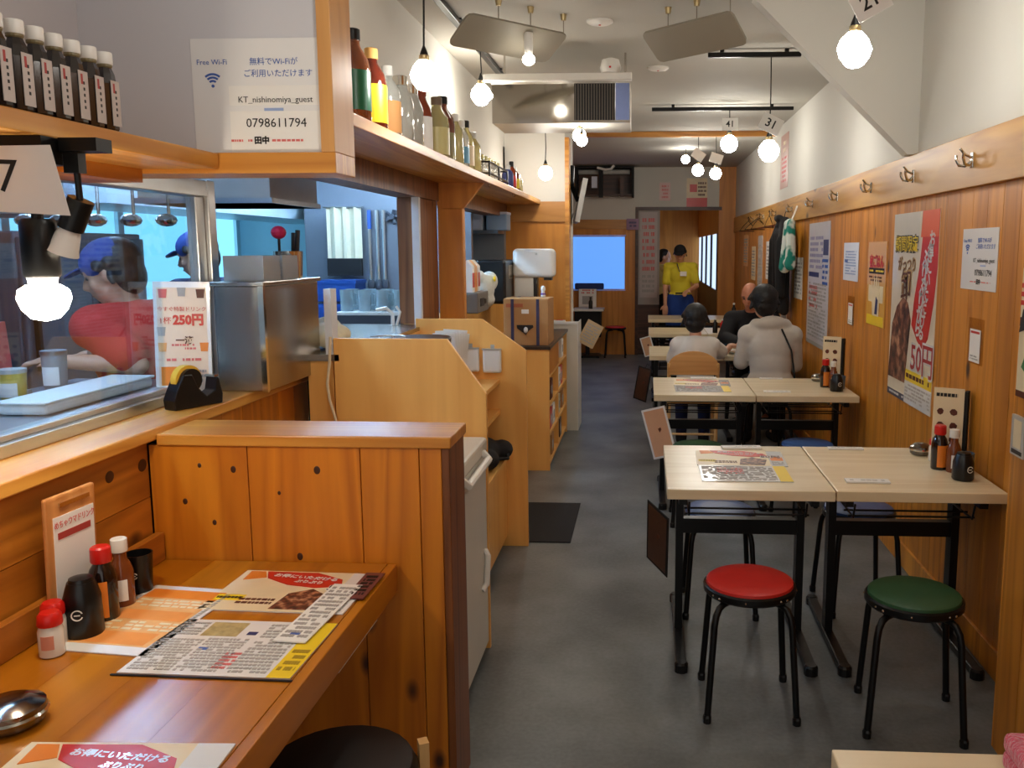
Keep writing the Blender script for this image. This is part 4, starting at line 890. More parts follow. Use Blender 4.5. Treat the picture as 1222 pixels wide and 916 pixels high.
def person(label, J, skin=M_SKIN, top=None, long_sleeve=False, bottom=None, shoes=M_BLKM, hair=None, cap=None, hood=None, apron=None, k=1.0, eyes=True, extra=None, tr=.0, hand_curl=.6, hand_n=None, hs=1.0):
    """J: joints in world space; k: scale of the figure's girth"""
    base = V(J['pelvis'].x, J['pelvis'].y, 0)
    root = thing('person', label, 'person', tuple(base)); g = {a: (b_ - base) for a, b_ in J.items() if a not in ('face', 'up')}
    f = J['face']; up = J.get('up', V(0, 0, 1)); hp, B = head_parts(g['head'], f, up, k)
    rv = B @ V(1, 0, 0); fv = B @ V(0, 1, 0); uv = B @ V(0, 0, 1)
    ch, pe, ne = g['chest'], g['pelvis'], g['neck']; sd = (g['sr'] - g['sl']).normalized()
    bk = sd.cross(V(0, 0, 1)).normalized()       # pointing to the figure's front or back, only for width axes
    TB = Matrix((sd, bk, sd.cross(bk))).transposed()
    torso = [('e', ch, (.155 * k, .10 * k, .16 * k), TB), ('e', (ch + pe) / 2, (.135 * k, .095 * k, .17 * k), TB), ('e', pe, (.16 * k, .115 * k, .11 * k), TB), ('c', g['sl'], g['sr'], .058 * k, .058 * k), ('c', ch, ne, .075 * k, .055 * k)]
    B_ = list(hp) + torso + [('c', ne, g['head'], .052 * k, .05 * k)]
    for s in 'lr':
        B_ += [('c', g['s' + s], g['e' + s], .046 * k, .038 * k), ('c', g['e' + s], g['w' + s], .037 * k, .026 * k)]
        d = (g['w' + s] - g['e' + s]); nn = hand_n or V(0, 0, -1)
        if abs(d.normalized().dot(nn)) > .9: nn = V(0, 1, 0)
        B_ += hand_parts(g['w' + s], d, nn, 1 if s == 'l' else -1, hand_curl)
        if 'k' + s in g:
            h = pe + sd * (.085 * k if s == 'r' else -.085 * k)
            B_ += [('c', h, g['k' + s], .078 * k, .056 * k), ('c', g['k' + s], g['a' + s], .054 * k, .036 * k)]
            ft = g.get('f' + s, fv * .15); B_ += [('c', g['a' + s] - V(0, 0, .03), g['a' + s] + V(ft.x, ft.y, 0) - V(0, 0, .05), .034 * k, .028 * k)]
    put(blob(B_, .009, 2), 'body', skin, root)
    if top:
        T = [('e', p[1], tuple(q + .016 + tr for q in p[2]), p[3]) if p[0] == 'e' else ('c', p[1], p[2], p[3] + .014 + tr, p[4] + .012 + tr) for p in torso[:4]]
        T += [('c', ch, ch + (ne - ch) * .85, .09 * k, .068 * k)]
        for s in 'lr':
            if long_sleeve: T += [('c', g['s' + s], g['e' + s], .062 * k + tr, .052 * k + tr), ('c', g['e' + s], g['w' + s], .052 * k + tr, .040 * k + tr)]
            else: T += [('c', g['s' + s], g['s' + s] + (g['e' + s] - g['s' + s]) * .72, .062 * k + tr, .060 * k + tr)]
        if hood:
            T += [('e', ne - fv * .05 + V(0, 0, .005), (.125, .085, .065), B), ('c', ne - fv * .03 - sd * .11, ne - fv * .03 + sd * .11, .05, .05), ('e', ne - fv * .07 - V(0, 0, .05), (.10, .05, .07), B)]
        put(blob(T, .011, 3), 'hooded_top' if hood else 'shirt', top, root)
    if bottom:
        T = [('e', pe - V(0, 0, .01), (.172 * k, .128 * k, .115 * k), TB)]
        for s in 'lr':
            if 'k' + s in g:
                h = pe + sd * (.085 * k if s == 'r' else -.085 * k)
                T += [('c', h, g['k' + s], .09 * k, .068 * k), ('c', g['k' + s], g['a' + s] + V(0, 0, .02), .066 * k, .052 * k)]
        put(blob(T, .012, 3), 'trousers', bottom, root)
        for s in 'lr':
            if 'a' + s in g:
                ft = g.get('f' + s, fv * .15); a = g['a' + s]
                put(blob([('c', V(a.x, a.y, .045), V(a.x + ft.x, a.y + ft.y, .04), .044, .040), ('c', V(a.x, a.y, .09), V(a.x, a.y, .05), .046, .046)], .01, 2), 'shoe', shoes, root)
    hc = g['head']
    if hair:
        k0 = k; k = k * hs; rr_ = random.Random(3)
        T = [('e', hc + uv * .035 * k0 - fv * .018 * k0, (.086 * k, .098 * k, .092 * k), B), ('e', hc - fv * .045 * k0 - uv * .015 * k0, (.076 * k, .062 * k, .085 * k), B)]
        for i_ in range(26):          # loose tufts
            a_ = rr_.uniform(-.35, PI + .35); e_ = rr_.uniform(-.5, 1.3); dv = (rv * math.cos(a_) - fv * math.sin(a_)) * math.cos(e_) + uv * math.sin(e_)
            T.append(('c', hc + uv * .02 * k + dv * .075 * k, hc + uv * .012 * k + dv * .1 * k - uv * .02, .02 * k, .009 * k))
        k = k0
        if hair == 'long': T += [('c', hc - fv * .07, hc - fv * .085 - uv * .17, .055, .04)]
        put(blob(T, .008, 2), 'hair', M_HAIR, root)
    if cap:
        T = [('e', hc + uv * .045 * k - fv * .004, (.088 * k, .104 * k, .085 * k), B)]
        T += [('c', hc + uv * .045 * k + fv * .06 - rv * .045, hc + uv * .045 * k + fv * .06 + rv * .045, .018, .018)]
        c_ = put(blob(T, .008, 2), 'cap', cap, root)
        mb = MB(); pts = []
        for i in range(13):
            a = PI * i / 12; pts.append(hc + uv * .048 * k + fv * (.085 + .075 * math.sin(a)) + rv * .07 * math.cos(a) * -1 + uv * (-.012 * math.sin(a)))
        kk = len(pts); mb.add([p for p in pts] + [p - uv * .006 for p in pts], [tuple(range(kk)), tuple(range(2 * kk - 1, kk - 1, -1))] + [(i, kk + i, kk + (i + 1) % kk, (i + 1) % kk) for i in range(kk)])
        mb.build('cap_brim', cap, c_)
    if eyes:
        for s in (-1, 1):
            MB().ell(hc + fv * .081 * k + rv * s * .030 * k + uv * .004 * k, (.013 * k, .007 * k, .007 * k), 10, 6, B).build('eye', M_INK, root, smooth=True)
            MB().ell(hc + fv * .087 * k + rv * s * .030 * k + uv * .026 * k, (.020 * k, .006 * k, .004 * k), 10, 6, B).build('eyebrow', M_HAIR, root, smooth=True)
        MB().ell(hc + fv * .093 * k - uv * .058 * k, (.021 * k, .007 * k, .004 * k), 10, 6, B).build('mouth', mat('lips', (164, 92, 84), .5), root, smooth=True)
    if apron:
        T = [('e', pe - V(0, 0, .02), (.185 * k, .14 * k, .14 * k), TB), ('c', pe - V(0, 0, .05) - sd * .06, pe - V(0, 0, .42) - sd * .08, .13, .11), ('c', pe - V(0, 0, .05) + sd * .06, pe - V(0, 0, .42) + sd * .08, .13, .11)]
        put(blob(T, .013, 4), 'apron', apron, root)
    return root, g, (rv, fv, uv)

M_HOOD = mat('oatmeal fleece', (196, 186, 174), 0.9, vary=.06, scale=20, sheen=.3)
M_WSH = mat('white cotton', (214, 206, 196), 0.85, vary=.05, sheen=.2)
M_BLKC = mat('black cloth', (24, 22, 24), 0.85, vary=.2)
M_NAVC = mat('navy cloth', (34, 42, 78), 0.85, vary=.1)
M_BLUC = mat('royal blue cloth', (26, 62, 140), 0.8, vary=.1)
M_YELC = mat('yellow cloth', (216, 200, 52), 0.8, vary=.08)
M_REDS = mat('red shirt cloth', (206, 48, 44), 0.8, vary=.08)
M_CAPB = mat('blue cap cloth', (46, 70, 140), 0.8, vary=.08)
# hooded guest, seen from behind
x, y = 0.96, 6.68
J = dict(pelvis=V(x, y, .55), chest=V(x, y + .03, .82), neck=V(x - .01, y + .07, .99), head=V(x - .05, y + .12, 1.16), sl=V(x - .17, y + .06, .915), sr=V(x + .165, y + .04, .915), el=V(x - .215, y + .10, .70), er=V(x + .20, y + .10, .68), wl=V(x - .08, y + .33, .748), wr=V(x + .10, y + .36, .748),
         kl=V(x - .13, y + .40, .50), kr=V(x + .12, y + .40, .50), al=V(x - .13, y + .38, .10), ar=V(x + .12, y + .38, .10), face=V(-.25, 1, -.15))
p, g, ax = person('guest in an oatmeal hooded top and dark cap, seated with back turned', J, top=M_HOOD, long_sleeve=True, bottom=M_BLKC, hair='short', cap=M_BLKC, hood=True, tr=.010, hs=1.22)
MB().tube([g['neck'] + V(.08, -.115, -.02), g['chest'] + V(.13, -.165, 0), g['pelvis'] + V(.15, -.185, .10), g['pelvis'] + V(.16, -.16, -.05)], .007, 8).build('bag_strap', M_BLKM, p)
# child in a white shirt on the wooden chair
x, y = 0.385, 6.72
J = dict(pelvis=V(x, y - .08, .53), chest=V(x, y - .03, .74), neck=V(x, y + .01, .885), head=V(x, y + .05, 1.025), sl=V(x - .125, y - .0, .83), sr=V(x + .125, y - .0, .83), el=V(x - .175, y + .06, .68), er=V(x + .225, y + .13, .755), wl=V(x - .12, y + .30, .745), wr=V(x + .30, y + .34, .785),
         kl=V(x - .09, y + .25, .49), kr=V(x + .09, y + .25, .49), al=V(x - .09, y + .24, .10), ar=V(x + .09, y + .24, .10), face=V(.1, 1, -.2))
person('child in a white shirt with black hair, seated on the round backed chair', J, top=M_WSH, bottom=M_NAVC, hair='short', k=.90, tr=.010, hs=1.24)
# bald guest facing the camera side, in black
x, y = 0.985, 8.14
J = dict(pelvis=V(x, y, .55), chest=V(x - .02, y - .06, .84), neck=V(x - .025, y - .11, 1.0), head=V(x - .04, y - .19, 1.155), sl=V(x + .17, y - .07, .93), sr=V(x - .19, y - .09, .93), el=V(x + .20, y - .20, .74), er=V(x - .27, y - .22, .77), wl=V(x + .08, y - .42, .745), wr=V(x - .16, y - .46, .75),
         kl=V(x + .12, y - .32, .50), kr=V(x - .12, y - .32, .50), al=V(x + .12, y - .30, .10), ar=V(x - .12, y - .30, .10), face=V(-.45, -1, -.45))
person('bald guest in black, bent over the table and facing the hooded guest', J, top=M_BLKC, long_sleeve=True, bottom=M_BLKC, tr=.014, skin=mat('ruddy skin', (200, 132, 104), .45))
# staff member in yellow
x, y = 0.462, 11.80
J = dict(pelvis=V(x, y, .93), chest=V(x + .005, y - .01, 1.22), neck=V(x, y - .02, 1.385), head=V(x - .01, y - .05, 1.51), sl=V(x + .17, y, 1.33), sr=V(x - .17, y, 1.33), el=V(x + .215, y - .05, 1.08), er=V(x - .20, y - .01, 1.06), wl=V(x + .10, y - .25, 1.03), wr=V(x - .20, y - .06, .83),
         kl=V(x + .09, y - .01, .50), kr=V(x - .09, y - .02, .50), al=V(x + .09, y + .02, .10), ar=V(x - .09, y, .10), face=V(-.15, -1, -.35))
p, g, ax = person('staff member in a yellow shirt, blue apron and black cap standing by the far doorway', J, top=M_YELC, bottom=M_BLUC, hair='short', cap=M_BLKC, apron=M_BLUC, tr=.0, k=.93)
bx(-.04, .045, -.006, 0, -.03, .03).build('name_badge', M_PAPER, p, loc=(.03, -.155, 1.245)); MB().tube([(-.05, -.10, 1.38), (-.02, -.155, 1.28), (.0, -.155, 1.27)], .006, 6).build('lanyard', M_NAVC, p)
bx(-.07, .09, -.17, -.155, .98, 1.0).build('apron_band', M_BLKM, p)
# second person behind, in the corridor
x, y = 0.27, 13.9
J = dict(pelvis=V(x, y, .90), chest=V(x, y, 1.16), neck=V(x, y - .01, 1.32), head=V(x + .02, y - .02, 1.45), sl=V(x + .05, y - .17, 1.26), sr=V(x - .05, y + .17, 1.26), el=V(x + .08, y - .18, 1.0), er=V(x - .05, y + .2, 1.0), wl=V(x + .14, y - .16, .86), wr=V(x + .08, y + .15, .86),
         kl=V(x, y - .09, .48), kr=V(x, y + .09, .48), al=V(x, y - .09, .10), ar=V(x, y + .09, .10), face=V(1, -.25, -.1))
person('person with dark hair and a pale yellow top behind the staff member in the corridor', J, top=mat('pale yellow cloth', (214, 206, 150), .8), bottom=M_BLKC, hair='short')
# kitchen worker in red, bent to the left over the counter
x, y = -1.86, 3.14
J = dict(pelvis=V(x + .03, y, .92), chest=V(x - .01, y - .02, 1.20), neck=V(x - .045, y - .03, 1.355), head=V(x - .08, y - .04, 1.485), sl=V(x - .08, y - .17, 1.295), sr=V(x + .04, y + .15, 1.305), el=V(x + .07, y - .18, 1.165), er=V(x - .05, y + .20, 1.15), wl=V(x - .13, y - .26, 1.185), wr=V(x - .22, y + .1, 1.165),
         kl=V(x + .03, y - .09, .48), kr=V(x + .03, y + .09, .48), al=V(x + .03, y - .09, .10), ar=V(x + .03, y + .09, .10), face=V(-1, -.28, -.35))
p, g, ax = person('kitchen worker in a red shirt and blue cap behind the glass', J, top=M_REDS, bottom=M_BLKC, hair='short', cap=M_CAPB, tr=.012)
bx(-.02, .02, -.003, 0, -.028, .028).build('name_badge', M_PAPER, p, loc=(-.135, -.17, 1.22), rot=(0, 0, -.6))
# second kitchen worker further in
x, y = -2.35, 4.55
J = dict(pelvis=V(x, y, .95), chest=V(x, y, 1.24), neck=V(x, y - .02, 1.41), head=V(x, y - .05, 1.54), sl=V(x - .05, y - .17, 1.35), sr=V(x + .05, y + .17, 1.35), el=V(x - .1, y - .2, 1.1), er=V(x - .08, y + .2, 1.1), wl=V(x - .28, y - .15, 1.03), wr=V(x - .26, y + .12, 1.03),
         kl=V(x, y - .09, .5), kr=V(x, y + .09, .5), al=V(x, y - .09, .10), ar=V(x, y + .09, .10), face=V(-1, -.1, -.3))
person('kitchen worker in dark blue with a blue cap, deeper in the kitchen', J, top=M_NAVC, bottom=M_BLKC, hair='short', cap=M_CAPB)

# clothes on the rail
o = thing('coat', 'long black coat hanging from the pale rail', 'coat', (1.19, 7.86, 1.0))
put(blob([('c', V(.02, -.10, .80), V(.0, -.24, .66), .05, .06), ('c', V(.02, .10, .80), V(.0, .24, .66), .05, .06), ('c', V(.02, -.10, .80), V(.02, .10, .80), .05, .05), ('c', V(-.03, -.07, .84), V(-.03, .07, .84), .03, .03)] + [('c', V(.0, yy, .70), V(.01 + .02 * (i % 2), yy * 1.15, .04 + .03 * (i % 2)), .055, .045) for i, yy in enumerate((-.18, -.09, 0, .09, .18))] + [('c', V(-.02, .25, .64), V(-.03, .29, .18), .05, .04), ('c', V(-.03, -.25, .64), V(-.04, -.28, .18), .05, .04)], .013, 3), 'coat_body', M_BLKC, o)
MB().tube([(.02, 0, .82), (.03, 0, .88), (.05, 0, .93)], .004, 6).build('hanger_hook', M_BLACK, o)
o = thing('towel', 'green and white patterned towel bag hanging beside the black coat', 'towel', (1.20, 7.36, 1.42))
mt_, nt, b = nmat('green white batik'); tc = nt.nodes.new('ShaderNodeTexCoord'); n1 = nt.nodes.new('ShaderNodeTexNoise'); n1.inputs['Scale'].default_value = 9; cr = nt.nodes.new('ShaderNodeValToRGB')
cr.color_ramp.elements[0].position = .46; cr.color_ramp.elements[0].color = rgb(28, 128, 112); cr.color_ramp.elements[1].position = .54; cr.color_ramp.elements[1].color = rgb(214, 222, 214)
nt.links.new(tc.outputs['Object'], n1.inputs['Vector']); nt.links.new(n1.outputs['Fac'], cr.inputs[0]); nt.links.new(cr.outputs[0], b.inputs['Base Color']); b.inputs['Roughness'].default_value = .9
put(blob([('c', V(-.02, -.09, .36), V(-.03, -.16, .02), .035, .045), ('c', V(-.02, .07, .36), V(-.03, .14, .01), .035, .045), ('c', V(-.02, -.01, .36), V(-.05, 0, .0), .04, .05), ('c', V(-.03, -.1, .04), V(-.03, .1, .03), .045, .045)], .01, 3), 'cloth', mt_, o)
MB().tube([(-.02, -.05, .36), (.02, 0, .44), (.045, .04, .50)], .008, 6).build('strap', M_WHT, o)

# ================================================================== BOTTLE SHELVES
# soy bottles on the upper box shelf
def soy_bottle(x, y, label):
    o = thing('soy_bottle', label, 'bottle', (x, y, 1.8205), group='soy bottles in a row on the upper shelf')
    MB().lathe([(.018, 0), (.0205, .004), (.0205, .098), (.018, .118), (.0125, .132), (.0125, .138)], 8).build('body', M_SOY, o, rot=(0, 0, PI / 8), smooth=False)
    MB().lathe([(.0128, .131), (.0150, .134), (.0148, .138)], 14).build('neck_ring', mat('cap ring olive', (130, 118, 84), .4), o)
    MB().lathe([(.0158, .138), (.0165, .140), (.0165, .160), (.0150, .163)], 16).build('cap', M_WHT, o, smooth=True)
    l = MB().box(.0192, .0204, -.0145, .0145, .010, .104).build('label', mat('grey label', (196, 184, 178), .4, vary=.1), o)
    MB().box(.0204, .0208, -.008, -.002, .078, .098).build('label_mark', mat('dull red print', (170, 60, 56)), l)
    d = MB(); [d.box(.0204, .0208, -.002, .003, .03 + .012 * i, .036 + .012 * i) for i in range(5)]; d.build('label_characters', M_INK, l)
    return o
sb0 = soy_bottle(-1.155, 1.868, 'dark soy bottle with white cap and grey label on the upper shelf')
for k in range(1, 9): dup(sb0, (-1.155, 1.868 - k * 0.0535, 1.8205))
# lamp tagged 7 under the shelf
o = thing('shelf_lamp', 'black cylinder lamp with a glowing bulb and a tag reading 7 under the shelf', 'lamp', (-1.18, 1.655, 1.76))
bx(-.16, .055, -.05, .03, -.03, .0195).build('track_box', M_BLACK, o)
MB().tube([(0, 0, -.03), (0, 0, -.135)], .011, 10).build('stem', M_BLACK, o)
MB().lathe([(.030, -.245), (.033, -.24), (.033, -.14), (.028, -.132)], 24).build('holder', M_BLACK, o, smooth=True)
MB().lathe([(.024, -.262), (.027, -.245)], 20).build('bulb_neck', M_PLAST, o, smooth=True)
MB().lathe([(.004, -.330), (.024, -.325), (.039, -.308), (.047, -.286), (.044, -.27), (.030, -.260), (.02, -.258)], 24).build('bulb', emis('near bulb glow', (255, 240, 214), 30.0), o, smooth=True)
s_ = bpy.data.objects.new('number_tag', None); COL.objects.link(s_); s_.parent = o; s_.location = (.032, -.062, -.060); s_.rotation_euler = (PI / 2 + .05, .03, .12)
MB().prism([(-.085, -.062), (.072, -.066), (.045, .062), (-.085, .055)], .001).build('card', M_PAPER, s_); text('7', .085, M_INK, s_, -.036, 0, .0016)
# unlit spotlight beside it
o = thing('spot_lamp', 'small unlit white bulb in a tilted black socket under the shelf', 'lamp', (-1.10, 1.665, 1.745))
bx(-.02, .055, -.02, .03, .01, .035).build('mount', M_BLACK, o)
bx(-.018, .012, -.012, .012, -.03, .01).build('bracket', M_BLACK, o)
MB().tube([(0, 0, -.02), (.002, 0, -.085)], .006, 8).build('stem', M_BLACK, o)
d_ = V(-.42, 0, -.9).normalized(); p0 = V(.004, 0, -.08)
MB().tube([p0, p0 + d_ * .062], .024, 18).build('socket', M_BLACK, o, smooth=True)
MB().tube([p0 + d_ * .06, p0 + d_ * .075, p0 + d_ * .1, p0 + d_ * .112], .018, 18, r1=.031).build('bulb', M_WHT, o, smooth=True)
# long high shelf with liquor bottles
o = struct(bx(XK, -0.90, 2.46, 7.495, 1.945, 1.985).build('trim_high_shelf', M_CAPY, bevel=.003))
br = Matrix(((1, 0, 0, 0), (0, 0, 1, 5.03), (0, 1, 0, 0), (0, 0, 0, 1)))
MB().prism([(XK, 1.945), (-.93, 1.945), (-1.05, 1.80), (XK, 1.80)], .04, br).build('bracket', M_TANW, o)
for yy in (5.12, 6.05): MB().tube([(-.92, yy, 1.945), (-.915, yy, 1.93), (-.905, yy, 1.925), (-.90, yy, 1.935)], .003, 6).build('hook', M_CHROME, o)
struct(bx(XK, -1.055, 5.03, 5.10, 0, 1.80).build('trim_shelf_post', M_TANW, bevel=.003))
HZ = 1.986
def jug(y, x, r, h, m, capm, lab, labm, label, name='liquor_bottle', neck=.4, caph=.03):
    o = thing(name, label, 'bottle', (x, y, HZ))
    MB().lathe([(r * .92, 0), (r, .006), (r, h * .58), (r * .9, h * .68), (r * neck * 1.1, h * .82), (r * neck, h * .87), (r * neck, h - caph)], 22).build('body', m, o, smooth=True)
    MB().lathe([(r * neck * 1.15, h - caph - .004), (r * neck * 1.15, h), (r * neck * .9, h + .003)], 16).build('cap', capm, o, smooth=True)
    if lab:
        z0, z1 = lab; mb = MB(); n = 12; vs = []
        for q in (r + .0015, r + .0003):
            for zz in (z0 * h, z1 * h):
                for i in range(n + 1):
                    a = -PI * .62 + PI * .75 * i / n; vs.append((q * math.cos(a), q * math.sin(a), zz))
        k = n + 1; fs = [(i, i + 1, k + i + 1, k + i) for i in range(n)] + [(2 * k + i, 3 * k + i, 3 * k + i + 1, 2 * k + i + 1) for i in range(n)] + [(k + i, k + i + 1, 3 * k + i + 1, 3 * k + i) for i in range(n)] + [(i, 2 * k + i, 2 * k + i + 1, i + 1) for i in range(n)]
        mb.add(vs, fs).build('label', labm, o, smooth=True)
    return o
M_CORK = mat('cork', (196, 150, 84), .7)
jug(2.93, -.965, .052, .295, mat('amber clear', (150, 84, 50), .06, coat=.6, trans=.5), M_BLKP, (.12, .55), M_GREENB, 'big clear jug with amber liquor and a green label beside the pale post')
jug(3.12, -.965, .050, .275, M_BROWNB, M_CORK, (.08, .55), M_YEL, 'brown liquor bottle with a bright yellow label')
jug(3.31, -.965, .046, .255, M_CLEARB, M_PLAST, (.05, .5), M_CARD, 'clear liquor bottle with a brown label next to the yellow label')
jug(3.48, -.965, .050, .25, M_CLEARB, M_CHROME, None, None, 'clear cut glass decanter beside the brown labelled bottle', neck=.5)
jug(3.64, -.965, .048, .245, M_CLEARB, M_CHROME, None, None, 'clear cut glass decanter beside the white labelled bottle', neck=.5)
jug(3.84, -.97, .040, .27, M_AMBER, M_AMBER, (.0, .55), M_PAPER, 'amber bottle with a tall white label')
jug(4.08, -.965, .055, .27, M_PALEL, mat('bronze cap', (110, 90, 70), .4), (.05, .5), mat('pale gold label', (200, 190, 130), .4), 'stout pale gold bottle with a bronze cap')
jug(4.30, -.99, .060, .31, mat('amber jug', (112, 60, 44), .1, coat=.6), M_BLKM, (.05, .45), M_PALEL, 'amber jug with a dark cap')
jug(4.45, -.96, .040, .25, M_PALEL, M_WHT, None, None, 'slim pale gold bottle with a white cap')
jug(4.60, -.96, .038, .24, M_CLEARB, M_WHT, (.1, .45), mat('light blue label', (110, 170, 206), .4), 'slim clear bottle with a light blue label')
jug(4.75, -.97, .044, .26, M_PALEL, M_BLKM, (.1, .5), M_CREAM, 'pale bottle with a dark cap and cream label')
jug(4.90, -.96, .044, .22, M_PALEL, M_PLAST, None, None, 'short pale gold bottle at the end of the big bottles')
o = thing('bottle_rack', 'low black wire rack of clear glass tumblers on the high shelf', 'rack', (-.965, 5.45, HZ))
m = MB()
for zz in (.02, .085):
    m.tube([(-.05, -.33, zz), (.055, -.33, zz), (.055, .33, zz), (-.05, .33, zz), (-.05, -.33, zz)], .006, 6)
for yy in (-.33, 0, .33): m.tube([(.055, yy, 0), (.055, yy, .085)], .006, 6)
m.build('wire_frame', M_BLACK, o)
for k in range(6): jug(5.17 + k * .105, -.975, .036, .13, M_CLEARB, M_PALEL, None, None, 'small clear bottle held in the black wire rack', neck=.7)['group'] = 'small clear bottles in the wire rack'
jug(6.05, -.95, .040, .15, M_NAVYP, M_PLAST, None, None, 'squat dark navy bottle beyond the wire rack')
jug(6.22, -.95, .034, .19, M_AMBER, M_BLKM, (.1, .5), M_RED, 'small amber bottle with a red label beyond the wire rack')
jug(6.38, -.95, .034, .17, M_AMBER, M_WHT, (.1, .5), M_YEL, 'small amber bottle with a white cap beyond the wire rack')
jug(6.55, -.95, .034, .13, M_PALEL, M_PALEL, None, None, 'small pale bottle at the far end of the high shelf')

# ================================================================== REGISTER FIXTURES
PT = lambda y: Matrix(((1, 0, 0, 0), (0, 0, 1, y), (0, 1, 0, 0), (0, 0, 0, 1)))
def side_panel(y, x0, x1, zcut, xcut, ztop, parent):
    MB().prism([(x0, 0), (x1, 0), (x1, zcut), (xcut, ztop), (x0, ztop)], .022, PT(y)).build('side_panel', M_PLY, parent, bevel=.002)
rg = thing('register_shelf', 'pale plywood register shelf unit with cut corner side panels', 'shelf unit', (0, 0, 0))
side_panel(3.25, -1.19, -.605, 1.023, -.752, 1.232, rg); side_panel(4.45, -1.19, -.615, 1.05, -.843, 1.212, rg)
bx(-1.19, -1.17, 3.272, 4.45, 0, 1.15).build('back_panel', M_PLY, rg)
for z_, x1 in ((.90, -.755), (.74, -.755), (.52, -.70), (.10, -.745)): bx(-1.17, x1, 3.272, 4.45, z_ - .022, z_).build('shelf', M_PLYX, rg)
bx(-.745, -.725, 3.272, 4.45, .06, .50).build('door', M_PLY, rg)
o = thing('bag', 'black bag slumped on the lower register shelf', 'bag', (-.83, 4.15, .521))
put(blob([('e', V(0, 0, .06), (.12, .2, .07)), ('e', V(.11, .1, .05), (.06, .09, .05)), ('e', V(.05, -.12, .05), (.09, .1, .055))], .012, 2), 'bag_body', M_BLKC, o); MB().tube([(.1, -.1, .05), (.16, 0, .03), (.14, .12, .06)], .008, 6).build('strap', M_BLKM, o)
# things in the register nook
for k, (x, z) in enumerate(((-.905, 1.015), (-.79, 1.01))):
    o = thing('plastic_tray', ('milky plastic tray on the register panel, beside the receipts', 'milky plastic tray on the register panel, nearest the cut corner')[k], 'tray', (x, 4.446, z), (-.02, 0, .0), group='milky trays on the register panel')
    bx(-.048, .048, -.03, 0, -.075, .05).build('tray_body', M_WHT, o, bevel=.012, seg=3); bx(-.05, .05, -.034, -.02, .045, .052).build('tray_lip', M_PLAST, o)
    bx(-.01, .01, -.002, .002, .05, .07).build('hook', M_PLAST, o)
o = thing('receipt_stack', 'loose stack of white receipts above the milky trays', 'papers', (-.98, 4.33, .901)); 
for k in range(7): bx(-.06, .06, -.002, .002, 0, .25 + .008 * (k % 3)).build('receipt', M_PAPER, o, loc=(0, .014 * k - .06, 0), rot=(0, .04 * (k - 3), .04 * k))
o = thing('dark_tray', 'dark oval tray on the register shelf beside the receipts', 'tray', (-1.03, 3.95, .901)); MB().lathe([(.10, 0), (.12, .02), (.135, .26), (.125, .26), (.11, .03)], 24).build('tray_body', mat('dark maroon', (52, 26, 24), .35), o, smooth=True); MB().lathe([(.13, .255), (.138, .26), (.13, .268)], 24).build('rim', M_BLKP, o)
o = thing('wire_basket', 'small wire basket behind the first register panel', 'basket', (-1.09, 3.62, .901))
m = MB()
for k in range(8): a = k * PI / 4; m.tube([(.06 * math.cos(a), .06 * math.sin(a), 0), (.075 * math.cos(a), .075 * math.sin(a), .30)], .003, 5)
for zz in (.0, .1, .2, .30): m.tube([((.06 + .05 * zz) * math.cos(i * PI / 8), (.06 + .05 * zz) * math.sin(i * PI / 8), zz) for i in range(17)], .003, 5)
m.build('wires', M_ALU, o); MB().lathe([(.058, 0), (.058, .004)], 16).build('base', M_ALU, o)
# white chest freezer
fz = thing('chest_freezer', 'white chest freezer between the booth partition and the register shelf', 'freezer', (0, 0, 0))
bx(-1.12, -.605, 2.62, 3.225, .04, .80).build('body', M_FREEZ, fz, bevel=.01); bx(-1.125, -.60, 2.615, 3.23, .805, .862).build('lid', M_FREEZ, fz, bevel=.012)
MB().tube([(-.60, 2.74, .825), (-.575, 2.75, .80), (-.575, 3.12, .80), (-.60, 3.13, .825)], .014, 8).build('lid_handle', M_WHT, fz, smooth=True)
bx(-.605, -.602, 2.68, 2.70, .1, .7).build('door_seam', M_PLAST, fz); MB().tube([(-.604, 3.10, .30), (-.59, 3.12, .32), (-.59, 3.15, .42), (-.604, 3.16, .44)], .011, 8).build('drain_handle', M_WHT, fz)
for x in (-1.08, -.65):
    for y in (2.68, 3.16): MB().lathe([(.02, 0), (.02, .04)], 10, c=(x, y, 0)).build('foot', M_BLKP, fz)
# small dark floor mat
o = tag(bx(-.80, -.395, 4.51, 5.24, 0.0, .008).build('floor_mat', mat('charcoal mat', (34, 33, 34), .9, bump=.5, scale=200), bevel=.003), 'small charcoal floor mat beside the register shelf', 'mat')
# cash cabinet with cardboard box
cb = thing('counter_cabinet', 'pale wood counter cabinet with a dark top and open pigeonholes', 'cabinet', (0, 0, 0))
bx(-1.15, -.675, 6.05, 6.072, 0, .87).build('side_panel', M_PLY, cb); bx(-1.15, -.675, 7.40, 7.42, 0, .87).build('side_panel', M_PLY, cb); bx(-1.15, -1.13, 6.07, 7.40, 0, .87).build('back_panel', M_PLY, cb)
bx(-1.15, -.665, 6.04, 7.43, .87, .892).build('counter_top', mat('dark counter top', (58, 48, 40), .3), cb, bevel=.002)
for z_ in (.03, .24, .45, .66): bx(-1.13, -.68, 6.072, 7.40, z_, z_ + .02).build('shelf', M_PLYX, cb)
bx(-1.13, -.68, 6.72, 6.74, .05, .87).build('divider', M_PLY, cb); bx(-.69, -.675, 6.08, 6.72, .69, .86).build('drawer_front', M_TANW, cb)
